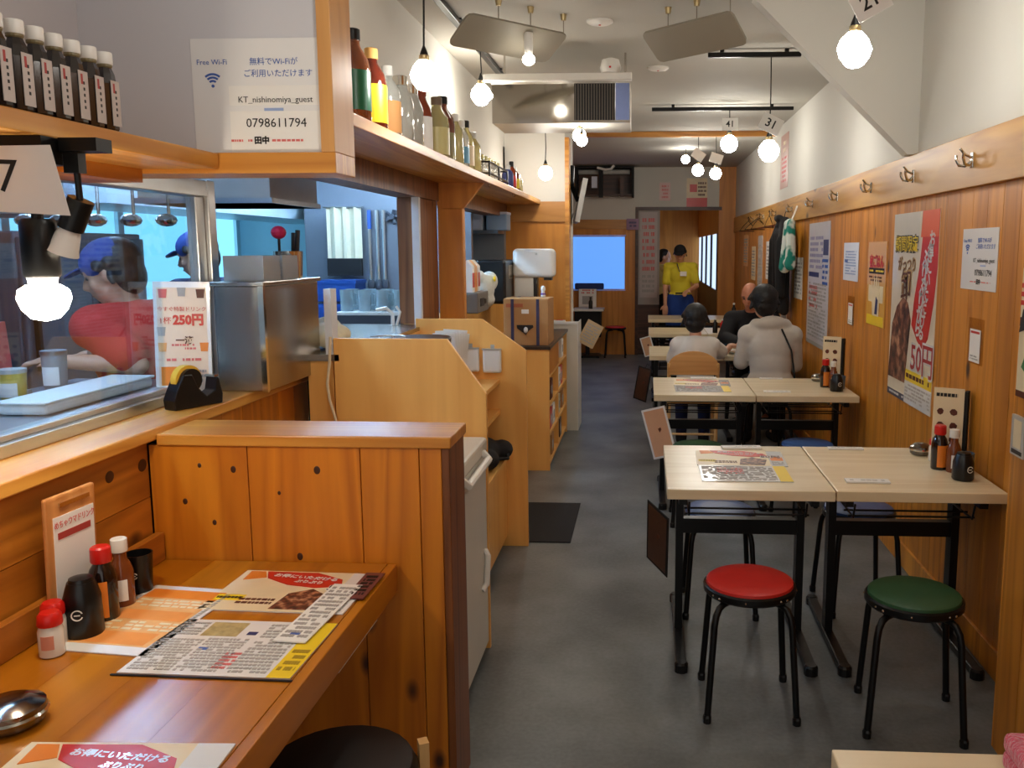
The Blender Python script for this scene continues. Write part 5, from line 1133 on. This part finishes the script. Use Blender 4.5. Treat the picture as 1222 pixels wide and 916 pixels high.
for k, (y, z_, m_) in enumerate(((6.3, .26, M_REDC), (6.5, .26, M_PAPER), (6.9, .26, M_CREAM), (7.1, .47, M_REDC), (6.95, .47, M_PAPER), (6.35, .47, M_BROWN), (7.2, .26, M_CARD), (6.4, .05, M_CARD), (7.0, .05, M_DKW), (7.2, .68, M_PAPER))):
    o = thing('storage_carton', ('white', 'red', 'brown', 'cream')[{M_PAPER.name: 0, M_REDC.name: 1, M_CREAM.name: 3}.get(m_.name, 2)] + ' carton in the cabinet pigeonholes, ' + ('beside the near panel, middle tier', 'second in the middle tier', 'just past the divider, middle tier', 'upper tier near the far panel', 'upper tier past the divider', 'upper tier beside the near panel', 'middle tier near the far panel', 'bottom tier beside the near panel', 'bottom tier past the divider', 'top tier past the divider')[k], 'carton', (-.74, y, z_ + .001), group='cartons in the pigeonholes'); bx(-.10, .05, -.07, .07, 0, .15).build('carton_body', m_, o, bevel=.003); bx(.05, .051, -.04, .04, .04, .1).build('carton_label', M_LAM, o)
o = thing('cardboard_box', 'cardboard box with two dark straps and a torn hole on the counter cabinet', 'box', (-.845, 6.30, .893))
bx(-.158, .158, -.19, .19, 0, .325).build('carton', M_CARD, o, bevel=.003)
for x in (-.095, .085): bx(x - .011, x + .011, -.192, .192, -.0, .327).build('strap', mat('navy strap', (56, 54, 84), .5), o)
MB().prism([(-.065, .145), (.05, .145), (.055, .13), (.02, .105), (.0, .075), (-.025, .095), (-.06, .12)], .002, Matrix.Rotation(PI / 2, 4, 'X')).build('torn_hole', M_INK, o, loc=(0, -.1915, 0))
MB().ell((0, -.196, .11), (.015, .008, .022), 10, 8).build('white_tissue', M_PAPER, o); bx(-.03, .022, -.1925, -.19, .225, .255).build('label', M_PAPER, o)
bx(-.155, .155, -.19, .0, .325, .330).build('flap', mat('cardboard flap', (196, 150, 98), .75), o); bx(-.14, -.02, -.1915, -.19, .27, .295).build('red_print', mat('box print', (170, 90, 54), .6), o)
o = thing('figurine', 'tiny white and purple figurine on the cardboard box', 'figurine', (-.745, 6.32, 1.224)); MB().lathe([(.016, 0), (.02, .01), (.012, .04), (.018, .055), (.014, .075), (.004, .082)], 12).build('figure', M_WHT, o, smooth=True); MB().lathe([(.0185, .012), (.0185, .03)], 12).build('sash', mat('purple', (110, 80, 150), .5), o)
# white task device with a broad head
o = thing('payment_terminal', 'white terminal with a broad rounded head on a wide stem', 'terminal', (-.86, 6.72, .893))
bx(-.15, .0, -.05, .05, 0, .50).build('stem', M_WHT, o, bevel=.01); bx(-.155, .165, -.09, .07, .46, .68).build('head', M_WHT, o, bevel=.035, seg=4); bx(.08, .14, -.05, .03, .44, .462).build('sensor', M_BLKP, o); bx(.0, .03, -.045, .05, 0, .46).build('stem_back', M_BLKP, o)
MB().ell((.03, -.091, .64), (.008, .003, .008), 8, 6).build('power_light', M_PLAST, o)
wu = thing('white_counter', 'white end counter with a hanging paper beyond the pigeonhole cabinet', 'counter', (-.70, 7.46, 0))
bx(-.14, .115, -.01, .03, .0, .93).build('front_panel', M_FREEZ, wu); bx(-.14, .122, -.02, .035, .93, .95).build('counter_top', M_WHT, wu); bx(.115, .12, -.01, .36, .0, .945).build('side_panel', M_WHT, wu); bx(.06, .11, .0, .03, 0, .03).build('foot', M_BLKP, wu)
o = sheet('hanging_paper', 'tan paper hanging off the side of the white end counter', 'paper', .16, .22, mat('tan paper', (200, 172, 134), .6), (-.49, 7.72, .82), (PI / 2, .5, .3), lines=[(.1, .1, .9, .9, 7, M_GREYI)])
o = thing('leaflet_pile', 'pile of red and white leaflets on the white end counter', 'leaflets', (-.74, 7.46, .951)); bx(-.05, .05, -.015, .02, 0, .012).build('leaflets', M_PAPER, o); bx(-.03, .03, -.012, .01, .012, .016).build('red_leaflet', M_REDC, o)
# printer, cups and cartons behind the second register panel
o = thing('receipt_printer', 'grey receipt printer on the kitchen ledge behind the register', 'printer', (-1.12, 5.55, 1.171)); bx(-.10, .08, -.18, .18, 0, .13).build('printer_body', mat('printer grey', (110, 104, 98), .5), o, bevel=.008); bx(.08, .083, -.1, .02, .04, .09).build('paper_slot', M_INK, o); bx(.08, .084, .05, .1, .05, .08).build('button', M_BLKP, o)
for k, (y, la, m_) in enumerate(((5.42, 'white and red milk carton, first on the receipt printer', M_PAPER), (5.51, 'orange and white milk carton on the receipt printer', M_PEACH), (5.60, 'white milk carton with a red band on the receipt printer', M_PAPER))):
    o = thing('milk_carton', la, 'carton', (-1.11, y, 1.302)); bx(-.035, .035, -.035, .035, 0, .16).build('carton_body', m_, o); bx(.035, .036, -.03, .03, .03, .12).build('carton_print', (M_RED, M_ORANGE, M_RED)[k], o); MB().prism([(-.035, .16), (.035, .16), (0, .2)], .07, Matrix(((1, 0, 0, 0), (0, 0, 1, -.035), (0, 1, 0, 0), (0, 0, 0, 1)))).build('gable', m_, o)
o = thing('plastic_bag', 'crumpled white plastic bag beside the milk cartons', 'bag', (-1.10, 5.87, 1.171)); put(blob([('e', V(0, 0, .14), (.08, .1, .1)), ('e', V(.03, .07, .18), (.06, .06, .07)), ('e', V(-.02, -.05, .2), (.05, .06, .06)), ('e', V(0, 0, .06), (.08, .09, .06))], .012, 1), 'bag_body', mat('white film', (214, 214, 204), .4, bump=.5, scale=60), o); MB().ell((.08, .0, .20), (.01, .02, .02), 8, 6).build('yellow_mark', M_YEL, o)
o = thing('coffee_machine', 'black machine in the recess behind the white terminal', 'machine', (-1.12, 6.55, 1.171)); bx(-.12, .10, -.22, .2, 0, .32).build('machine_body', M_BLKP, o, bevel=.02); bx(.10, .104, -.1, .1, .18, .28).build('machine_panel', M_STEEL, o)
struct(bx(-1.9, XK, 7.40, 7.50, 0, 2.42).build('wall_kitchen_nook', mat('nook grey wall', (120, 122, 126), .5)))
for k, (x, la, m_) in enumerate(((-1.42, 'pale blue storage box on the nook shelf, nearest the shelf post', M_PAPERB), (-1.22, 'pale blue storage box on the nook shelf, nearest the tan wall', mat('box blue', (150, 176, 206), .5)))):
    o = thing('storage_box', la, 'box', (x, 7.25, 1.72)); bx(-.085, .085, -.1, .1, 0, .14).build('box_body', m_, o, bevel=.01); bx(-.088, .088, -.103, .103, .13, .15).build('lid', M_PAPERB, o)
struct(bx(-1.6, XK, 7.1, 7.40, 1.695, 1.72).build('trim_nook_shelf', M_KSTEEL))
# ================================================================== AROUND THE KITCHEN WINDOW
o = thing('steel_case', 'brushed stainless steel case standing on the booth sill', 'appliance', (-1.375, 3.13, 1.086))
bx(-.085, .085, -.25, .25, 0, .36).build('case', M_STEEL, o, bevel=.004); bx(-.095, .095, -.26, .26, .36, .375).build('lid', M_STEEL, o, bevel=.003); bx(.073, .092, -.262, -.245, 0, .36).build('corner_strip', M_CHROME, o)
# tubs and tools on the steel case
for k, (y, la) in enumerate(((3.00, 'clear plastic tub of small packets on the steel case, near end'), (3.16, 'clear plastic tub of small packets on the steel case, middle'))):
    o = thing('plastic_tub', la, 'tub', (-1.375, y, 1.462)); mb = MB(); mb.box(-.07, .07, -.07, .07, 0, .004)
    for a in ((-.07, -.066, -.07, .07), (.066, .07, -.07, .07), (-.066, .066, -.07, -.066), (-.066, .066, .066, .07)): mb.box(*a, .004, .085)
    mb.build('tub', mat('clear tub plastic', (222, 228, 232), .2, trans=.6), o)
    r = random.Random(k)
    for i in range(8): bx(-.012, .012, -.02, .02, 0, .05).build('packet', (M_PAPER, M_PAPERB, M_PLAST)[i % 3], o, loc=(r.uniform(-.04, .04), r.uniform(-.04, .04), .006), rot=(0, r.uniform(-.2, .2), r.uniform(0, 3)))
o = thing('utensil_pot', 'steel pot with a red topped brush and dark tools on the steel case', 'pot', (-1.37, 3.30, 1.462)); MB().lathe([(.05, 0), (.055, .10), (.05, .10), (.045, .01)], 18).build('pot', M_CHROME, o, smooth=True)
MB().ell((-.02, -.03, .17), (.028, .028, .025), 12, 8).build('red_brush', mat('crimson', (190, 20, 70), .6), o); MB().tube([(-.02, -.03, .01), (-.02, -.03, .15)], .005, 6).build('brush_handle', M_BLKP, o); MB().tube([(.02, .02, .01), (.03, .03, .18)], .009, 6).build('dark_tool', M_BLKP, o); MB().tube([(.0, .04, .01), (.0, .06, .17)], .008, 6).build('dark_tool', M_INK, o)
# 250 yen drink sign
o = sheet('drink_sign', 'white framed drink sign reading 250 yen leaning in the window corner', 'sign', .165, .375, M_LAM, (-1.475, 2.70, 1.28), (PI / 2 - .04, 0.02, .32), t=.012, rects=[(.06, .05, .94, .95, mat('sign cream', (236, 214, 190), .4)), (.1, .12, .42, .28, M_ORANGE)], lines=[(.2, .32, .9, .36, 1, M_PINKI), (.5, .14, .9, .26, 3, M_GREYI), (.3, .42, .8, .48, 2, M_PINKI)])
text('今すぐ特製ドリンク', .016, M_RED, o, 0, .10, .0135); text('1杯', .024, M_RED, o, -.05, .063, .0135); text('250円', .040, M_RED, o, .018, .065, .0135, bold=.002, sx=.9); text('一滴', .026, M_BROWN, o, .005, .0, .0135, bold=.001)
for k, (x, y) in enumerate(((-.055, .15), (.0, .155), (.055, .15), (-.062, .03), (.062, -.02), (-.06, -.02))): MB().prism([(x - .01, y - .014), (x + .01, y - .014), (x + .013, y + .014), (x - .013, y + .014)], .0012).build('glass_picture', (M_PINKI, M_GREYI, M_BROWN, M_GREYI, M_ORANGE, M_PEACH)[k], o, loc=(0, 0, .0125))
# tape dispenser
o = thing('tape_dispenser', 'black tape dispenser with a yellow tape roll on the booth sill', 'tape dispenser', (-1.40, 2.60, 1.086), (0, 0, 1.15))
MB().prism([(-.085, 0), (.085, 0), (.088, .03), (.075, .085), (.068, .085), (.06, .045), (.03, .03), (.0, .06), (-.02, .105), (-.05, .105), (-.075, .06), (-.088, .03)], .052, Matrix(((1, 0, 0, 0), (0, 0, 1, -.026), (0, 1, 0, 0), (0, 0, 0, 1)))).build('body', M_BLKP, o, bevel=.004)
RX = Matrix.Rotation(PI / 2, 4, 'X'); RX.translation = (-.02, .016, .085)
MB().lathe([(.040, 0), (.046, 0), (.046, .026), (.040, .026)], 28, RX).build('tape_roll', mat('yellow tape', (226, 180, 60), .35), o, smooth=True)
RX2 = RX.copy(); RX2.translation = (-.02, .028, .085)
MB().lathe([(.015, 0), (.036, 0), (.036, .052), (.015, .052)], 24, RX2).build('hub', M_BLKP, o, smooth=True); bx(.062, .078, -.02, .02, .085, .092).build('cutter', M_CHROME, o)
# cable hanging down the first register panel
o = tag(MB().tube([(-1.195, 3.235, 1.24), (-1.20, 3.23, 1.14), (-1.212, 3.23, 1.06), (-1.205, 3.228, 1.0), (-1.185, 3.225, .93), (-1.165, 3.222, .80)], .0055, 8).build('power_cable', mat('ivory cable', (226, 206, 170), .5), smooth=True), 'ivory power cable hanging down the first register panel', 'cable')
# ================================================================== KITCHEN
kc = thing('kitchen_counter', 'stainless kitchen counter behind the sliding window', 'counter', (0, 0, 0))
bx(-2.0, -1.575, .2, 2.93, 1.08, 1.12).build('counter_top', M_KSTEEL, kc, bevel=.003); bx(-1.98, -1.62, .25, 2.92, 0, 1.08).build('counter_front', M_KSTEEL, kc); bx(-2.0, -1.98, .2, 2.93, 1.0, 1.08).build('edge', M_CHROME, kc)
o = thing('white_tray', 'white plastic tray on the kitchen counter close to the glass', 'tray', (-1.69, 2.50, 1.121)); bx(-.07, .07, -.26, .26, 0, .035).build('tray_body', M_WHT, o, bevel=.012, seg=3); bx(-.074, .074, -.265, .265, .03, .038).build('tray_rim', M_WHT, o, bevel=.003)
for x, y, r_, h_, m_, cm, la in ((-1.84, 2.60, .036, .125, mat('grey cup plastic', (140, 146, 152), .4), M_KSTEEL, 'grey tumbler on the kitchen counter behind the glass'), (-1.85, 2.43, .036, .09, mat('yellow jelly', (206, 180, 80), .3), M_PLAST, 'jar with yellow filling on the kitchen counter'), (-1.85, 2.31, .035, .11, M_PAPERB, M_NAVYP, 'pale bottle with a navy lid on the kitchen counter'), (-1.60, 2.83, .018, .07, M_PAPERB, M_NAVYP, 'tiny bottle with a navy cap beside the drink sign'), (-1.82, 2.16, .045, .14, M_PAPER, M_PLAST, 'white tub on the kitchen counter')):
    bottle('kitchen_container', la, x, y, 1.121, [(r_ * .85, 0), (r_, h_), (r_ * .97, h_)], m_, [(r_ * 1.04, h_), (r_ * 1.04, h_ + .012)], cm, cat='container', lab=(r_ * 1.03, h_ * .25, h_ * .7, CAMA - .5, CAMA + .9), labm=M_PAPER)
o = thing('document_holder', 'white and pink file holder on the kitchen counter', 'file holder', (-1.94, 2.45, 1.121)); bx(-.02, .0, -.1, .1, 0, .24).build('white_file', M_PAPER, o, rot=(0, -.1, .2)); bx(.01, .025, -.1, .1, 0, .23).build('pink_file', M_PINKI, o, rot=(0, -.06, .2)); bx(-.04, .05, -.11, .11, 0, .02).build('base', M_PLAST, o)
o = thing('range_hood', 'big grey steel range hood over the kitchen stoves', 'range hood', (-3.1, 2.6, 1.75)); MB().prism([(-.75, 0), (.55, 0), (.3, .5), (-.75, .5)], 2.6, Matrix(((1, 0, 0, 0), (0, 0, 1, -1.3), (0, 1, 0, 0), (0, 0, 0, 1)))).build('hood', mat('hood grey', (96, 104, 116), .4, .5), o); bx(-.75, .56, -1.31, 1.31, -.04, 0).build('hood_lip', M_KSTEEL, o)
o = thing('stove_range', 'dark steel stove range with pots along the kitchen back wall', 'stove', (-3.5, 2.6, 0)); bx(-.4, .4, -1.3, 1.3, 0, .85).build('range_body', M_KDARK, o); bx(-.4, .42, -1.3, 1.3, .85, .88).build('range_top', M_KSTEEL, o)
for y in (-.8, -.2, .45): MB().lathe([(.16, .88), (.18, .9), (.18, 1.1), (.165, 1.1), (.16, .92)], 20, c=(0, y, 0)).build('stock_pot', M_KSTEEL, o, smooth=True); MB().tube([(.18, y, 1.04), (.26, y, 1.06)], .012, 6).build('pot_handle', M_BLKM, o)
o = thing('kitchen_fridge', 'tall grey steel refrigerator deep in the kitchen', 'refrigerator', (-3.45, 4.75, 0))
bx(-.32, .32, -.55, .55, .06, 1.66).build('body', mat('fridge steel', (112, 120, 132), .35, .6), o, bevel=.01)
for yy in (-.54, .005):
    d_ = bx(.32, .345, yy, yy + .535, .80, 1.63).build('door', mat('fridge steel', (112, 120, 132)), o, bevel=.006); bx(.345, .37, yy + .05, yy + .075, .95, 1.35).build('handle', M_BLKP, d_)
    d_ = bx(.32, .345, yy, yy + .535, .10, .78).build('door', mat('fridge steel', (112, 120, 132)), o, bevel=.006); bx(.345, .37, yy + .05, yy + .075, .3, .65).build('handle', M_BLKP, d_)
for x_ in (-.28, .26):
    for yy in (-.5, .47): bx(x_, x_ + .03, yy, yy + .03, 0, .06).build('foot', M_BLKP, o)
o = thing('hanging_ladles', 'row of steel ladles hanging from a rail in the kitchen', 'ladle rack', (-2.10, 3.32, 1.80)); MB().tube([(-.35, 0, .2), (.35, 0, .2)], .008, 6).build('rail', M_CHROME, o)
for k in range(5): MB().tube([(-.3 + .14 * k, 0, .19), (-.3 + .14 * k, 0, -.10)], .006, 6).build('ladle_handle', M_CHROME, o); MB().ell((-.3 + .14 * k, -.02, -.12), (.04, .04, .025), 10, 6).build('ladle_bowl', M_CHROME, o, smooth=True)
for x in (-.35, .35): MB().tube([(x, 0, .2), (x, 0, .61)], .008, 6).build('rail_drop', M_CHROME, o)
# hood box and bright window seen above the steel case
o = thing('duct_box', 'square grey duct box hanging behind the pale timber frame', 'duct', (-1.62, 3.62, 1.75)); bx(-.40, .14, -.2, .3, 0, .66).build('duct', mat('duct grey', (150, 148, 146), .5), o, bevel=.004); bx(-.41, .15, -.21, .31, .0, .02).build('duct_lip', M_KSTEEL, o)
w5 = struct(thing('window_5', '', ''), 'bright bluish window in the kitchen back wall'); del w5['category']; w5.location = (-3.99, 6.2, 1.15)
bx(0, .02, -2.2, 2.2, 0, .85).build('pane', emis('cyan daylight pane', (120, 200, 240), 0.4), w5)
for yy in (-2.2, -1.0, .2, 1.3, 2.1): bx(.02, .05, yy, yy + .07, 0, .85).build('mullion', M_ALU, w5)
# glass shelf with bottles over the window
o = thing('bottle_ledge', 'pale blue bulkhead ledge high in the kitchen', 'ledge', (-2.9, 6.2, 2.02)); bx(-.4, .2, -1.9, 2.0, -.0, .03).build('ledge_board', M_KTILE, o); bx(-.4, .2, -1.9, 2.0, -.22, 0).build('bulkhead', M_KTILE, o); bx(.18, .2, -1.9, 2.0, .42 - .02, .42 - .0).build('ledge_rail', M_KSTEEL, o); bx(-.4, -.36, -1.9, 2.0, .03, .4).build('ledge_back', M_KTILE, o)
for k in range(9):
    y = 4.9 + k * .13; m_ = (M_PALEL, M_INK, M_PEACH, M_PAPERB, M_PAPERB, M_NAVYP, M_PAPERB, M_NAVYP, M_INK)[k]
    oo = bottle('kitchen_bottle', 'tall bottle standing on the pale blue kitchen ledge', -2.80, y, 2.051, [(.04, 0), (.04, .17), (.015, .23), (.015, .26)], m_, [(.018, .25), (.018, .28)], M_WHT, group='bottles on the kitchen ledge')
# scene in the serving hatch
struct(bx(-2.6, XK - .12, 6.6, 6.66, 0, 2.42).build('wall_kitchen_steel', mat('steel splashback', (134, 138, 146), .35, .6, vary=.1, scale=4)))
o = thing('cream_curtain', 'cream cloth hanging beside the steel splashback', 'curtain', (-2.27, 6.52, 1.50)); m = MB(); n_ = 12
pts = [(-.13 + .26 * i / n_, .018 * math.sin(i * 1.7)) for i in range(n_ + 1)]
vs = [(x, y_ + d_y, z_) for z_ in (0, .38) for d_y in (0, .004) for x, y_ in pts]; k = n_ + 1
fs = [(i, i + 1, 2 * k + i + 1, 2 * k + i) for i in range(n_)] + [(k + i, 3 * k + i, 3 * k + i + 1, k + i + 1) for i in range(n_)]
m.add(vs, fs).build('cloth', mat('cream cloth', (226, 216, 186), .9), o, smooth=True); MB().tube([(-.15, 0, .38), (.15, 0, .38)], .008, 6).build('curtain_rod', M_ALU, o); bx(-.13, .13, -.02, .02, -.13, 0).build('dark_bag', M_BLKM, o)
for k in range(3):
    o = thing('blue_crate', ('bottom', 'middle', 'topmost')[k] + ' royal blue plastic crate of the stack under the cream cloth', 'crate', (-2.25, 6.35, .85 + k * .17), group='stack of blue crates'); bx(-.15, .15, -.12, .12, 0, .15).build('crate_body', mat('crate blue', (30, 74, 150), .45), o, bevel=.006); bx(-.155, .155, -.125, .125, .13, .155).build('crate_rim', mat('crate blue', (30, 74, 150)), o)
o = thing('crate_dolly', 'low dark stand carrying the blue crates', 'stand', (-2.25, 6.35, 0)); bx(-.16, .16, -.13, .13, .77, .848).build('deck', M_KDARK, o)
for x in (-.14, .14):
    for y in (-.1, .1): bx(x - .012, x + .012, y - .012, y + .012, 0, .77).build('leg', M_KDARK, o)
for x, m_, la in ((-2.09, M_BLUE, 'blue handled squeegee hanging on the steel splashback'), (-2.03, M_ALU, 'steel whisk hanging on the steel splashback'), (-1.98, M_ALU, 'bent steel ladle hanging on the steel splashback')):
    o = thing('kitchen_tool', la, 'tool', (x, 6.57, 1.30)); MB().tube([(0, 0, 0), (0, 0, .42)], .012, 8).build('shaft', M_ALU, o); MB().tube([(0, 0, .42), (.0, 0, .56)], .015, 8).build('grip', m_, o); MB().ell((0, 0, 0), (.03, .02, .05), 10, 8).build('tool_head', M_KDARK, o)
o = thing('wall_fan', 'dark star shaped valve wheel on the steel splashback', 'valve', (-1.91, 6.57, 1.81))
for a in range(5): MB().tube([(0, 0, 0), (.055 * math.cos(a * 1.257), -.01, .055 * math.sin(a * 1.257))], .014, 6).build('blade', M_KDARK, o)
MB().tube([(0, .03, 0), (0, -.03, 0)], .02, 10).build('hub', M_KDARK, o)
o = thing('glass_tray', 'steel drying tray set in the serving hatch under the clean glasses', 'tray', (-1.52, 4.95, 1.20)); bx(-.22, .17, -.14, .14, .0, .02).build('tray_body', M_WHT, o, bevel=.004); bx(-.22, .17, -.141, -.135, -.05, .0).build('tray_front', M_KDARK, o); bx(-.2, -.16, -.1, .1, -1.2, -.05).build('leg', M_KSTEEL, o); bx(.1, .14, -.1, .1, -1.2, -.05).build('leg', M_KSTEEL, o)
g0 = None
for i in range(4):
    for j in range(2):
        x, y = -1.70 + i * .103, 4.89 + j * .1
        if g0 is None:
            g0 = thing('beer_glass', 'clear beer mug drying on the hatch tray', 'glass', (x, y, 1.221), group='clean glasses on the hatch tray')
            MB().lathe([(.032, 0), (.036, .005), (.038, .12), (.034, .12), (.032, .012)], 16).build('body', mat('frosted glass', (206, 226, 232), .12, trans=.5, coat=.4), g0, smooth=True)
            MB().tube([(.036, 0, .1), (.06, 0, .095), (.06, 0, .035), (.036, 0, .03)], .006, 6).build('handle', mat('frosted glass', (206, 226, 232)), g0, smooth=True)
        else: dup(g0, (x, y, 1.221 + (.0 if i < 2 else .0)), rotz=0)
o = thing('hatch_tap', 'white bent tap and hoses at the serving hatch', 'tap', (-1.33, 4.52, 1.172)); MB().tube([(0, 0, 0), (0, 0, .06), (-.03, -.01, .09), (-.08, -.03, .08)], .010, 8).build('spout', M_WHT, o, smooth=True); MB().tube([(.02, 0, .0), (.04, .0, .07), (.02, .0, .1)], .007, 6).build('lever', M_WHT, o)
o = thing('paper_roll', 'cream cloth bundle on the hatch sill', 'cloth', (-1.30, 3.50, 1.172)); put(blob([('e', V(0, 0, .05), (.09, .1, .05)), ('e', V(.03, -.07, .04), (.06, .06, .04)), ('e', V(-.03, .07, .07), (.06, .06, .05))], .01, 2), 'cloth', mat('cream cloth', (226, 216, 186)), o)
# ================================================================== FAR END
o = thing('small_table', 'small white topped table against the far wooden wall', 'table', (-.85, 12.75, 0)); bx(-.2, .24, -.2, .22, .68, .71).build('table_top', M_WHT, o); bx(-.03, .03, -.03, .03, .03, .68).build('post', M_BLACK, o); bx(-.18, .18, -.2, .2, 0, .03).build('base', M_BLACK, o); bx(-.18, .20, -.16, .18, .3, .67).build('dark_cupboard', M_BLKM, o)
o = sheet('picture_card', 'white picture card standing on the far small table', 'card', .26, .30, M_PAPER, (-.86, 12.90, .865), (PI / 2 - .1, 0, 0), rects=[(.2, .15, .8, .55, M_GREYI)], lines=[(.15, .65, .85, .9, 2, M_PINKI)])
bottle('condiment_bottle', 'black bottle on the far small table', -.80, 12.66, .711, [(.03, 0), (.03, .1), (.014, .13), (.014, .16)], M_BLKP, [(.016, .15), (.016, .17)], M_BLKP)
o = sheet('wall_flyer', 'red and white flyer above the far doorway', 'poster', .30, .44, M_CREAM, (.735, 12.998, 2.37), ROT_F, rects=[(0, 0, 1, .36, M_RED), (.15, .55, .5, .8, M_RED)], lines=[(.55, .4, .95, .9, 4, M_BROWN)])
o = sheet('wall_flyer', 'small faded pink flyer left of the red flyer above the doorway', 'poster', .16, .26, mat('flyer pink', (226, 190, 184), .4), (.27, 12.998, 2.40), ROT_F, lines=[(.2, .1, .8, .9, 4, M_PINKI)])
o = sheet('wall_flyer', 'small purple flyer on the far wooden rail', 'poster', .18, .16, mat('flyer purple', (150, 110, 140), .4), (-.20, 12.978, 1.93), ROT_F, lines=[(.2, .2, .8, .8, 2, M_NAVYP)])
o = sheet('hanging_scroll', 'long hanging notice sheet in the left of the doorway', 'notice', .26, 1.25, mat('scroll grey', (196, 186, 184), .6), (.035, 13.018, 1.48), ROT_F, lines=[(.15, .3, .85, .95, 8, M_PINKI), (.15, .05, .85, .28, 4, M_GREYI)])
o = tag(bx(-1.05, -.62, 12.9, 12.98, .98, 1.07).build('blue_cushion', mat('navy bolster', (40, 60, 120), .8), bevel=.02), 'navy bolster cushion on the ledge below the frosted window', 'cushion')
flush_text()
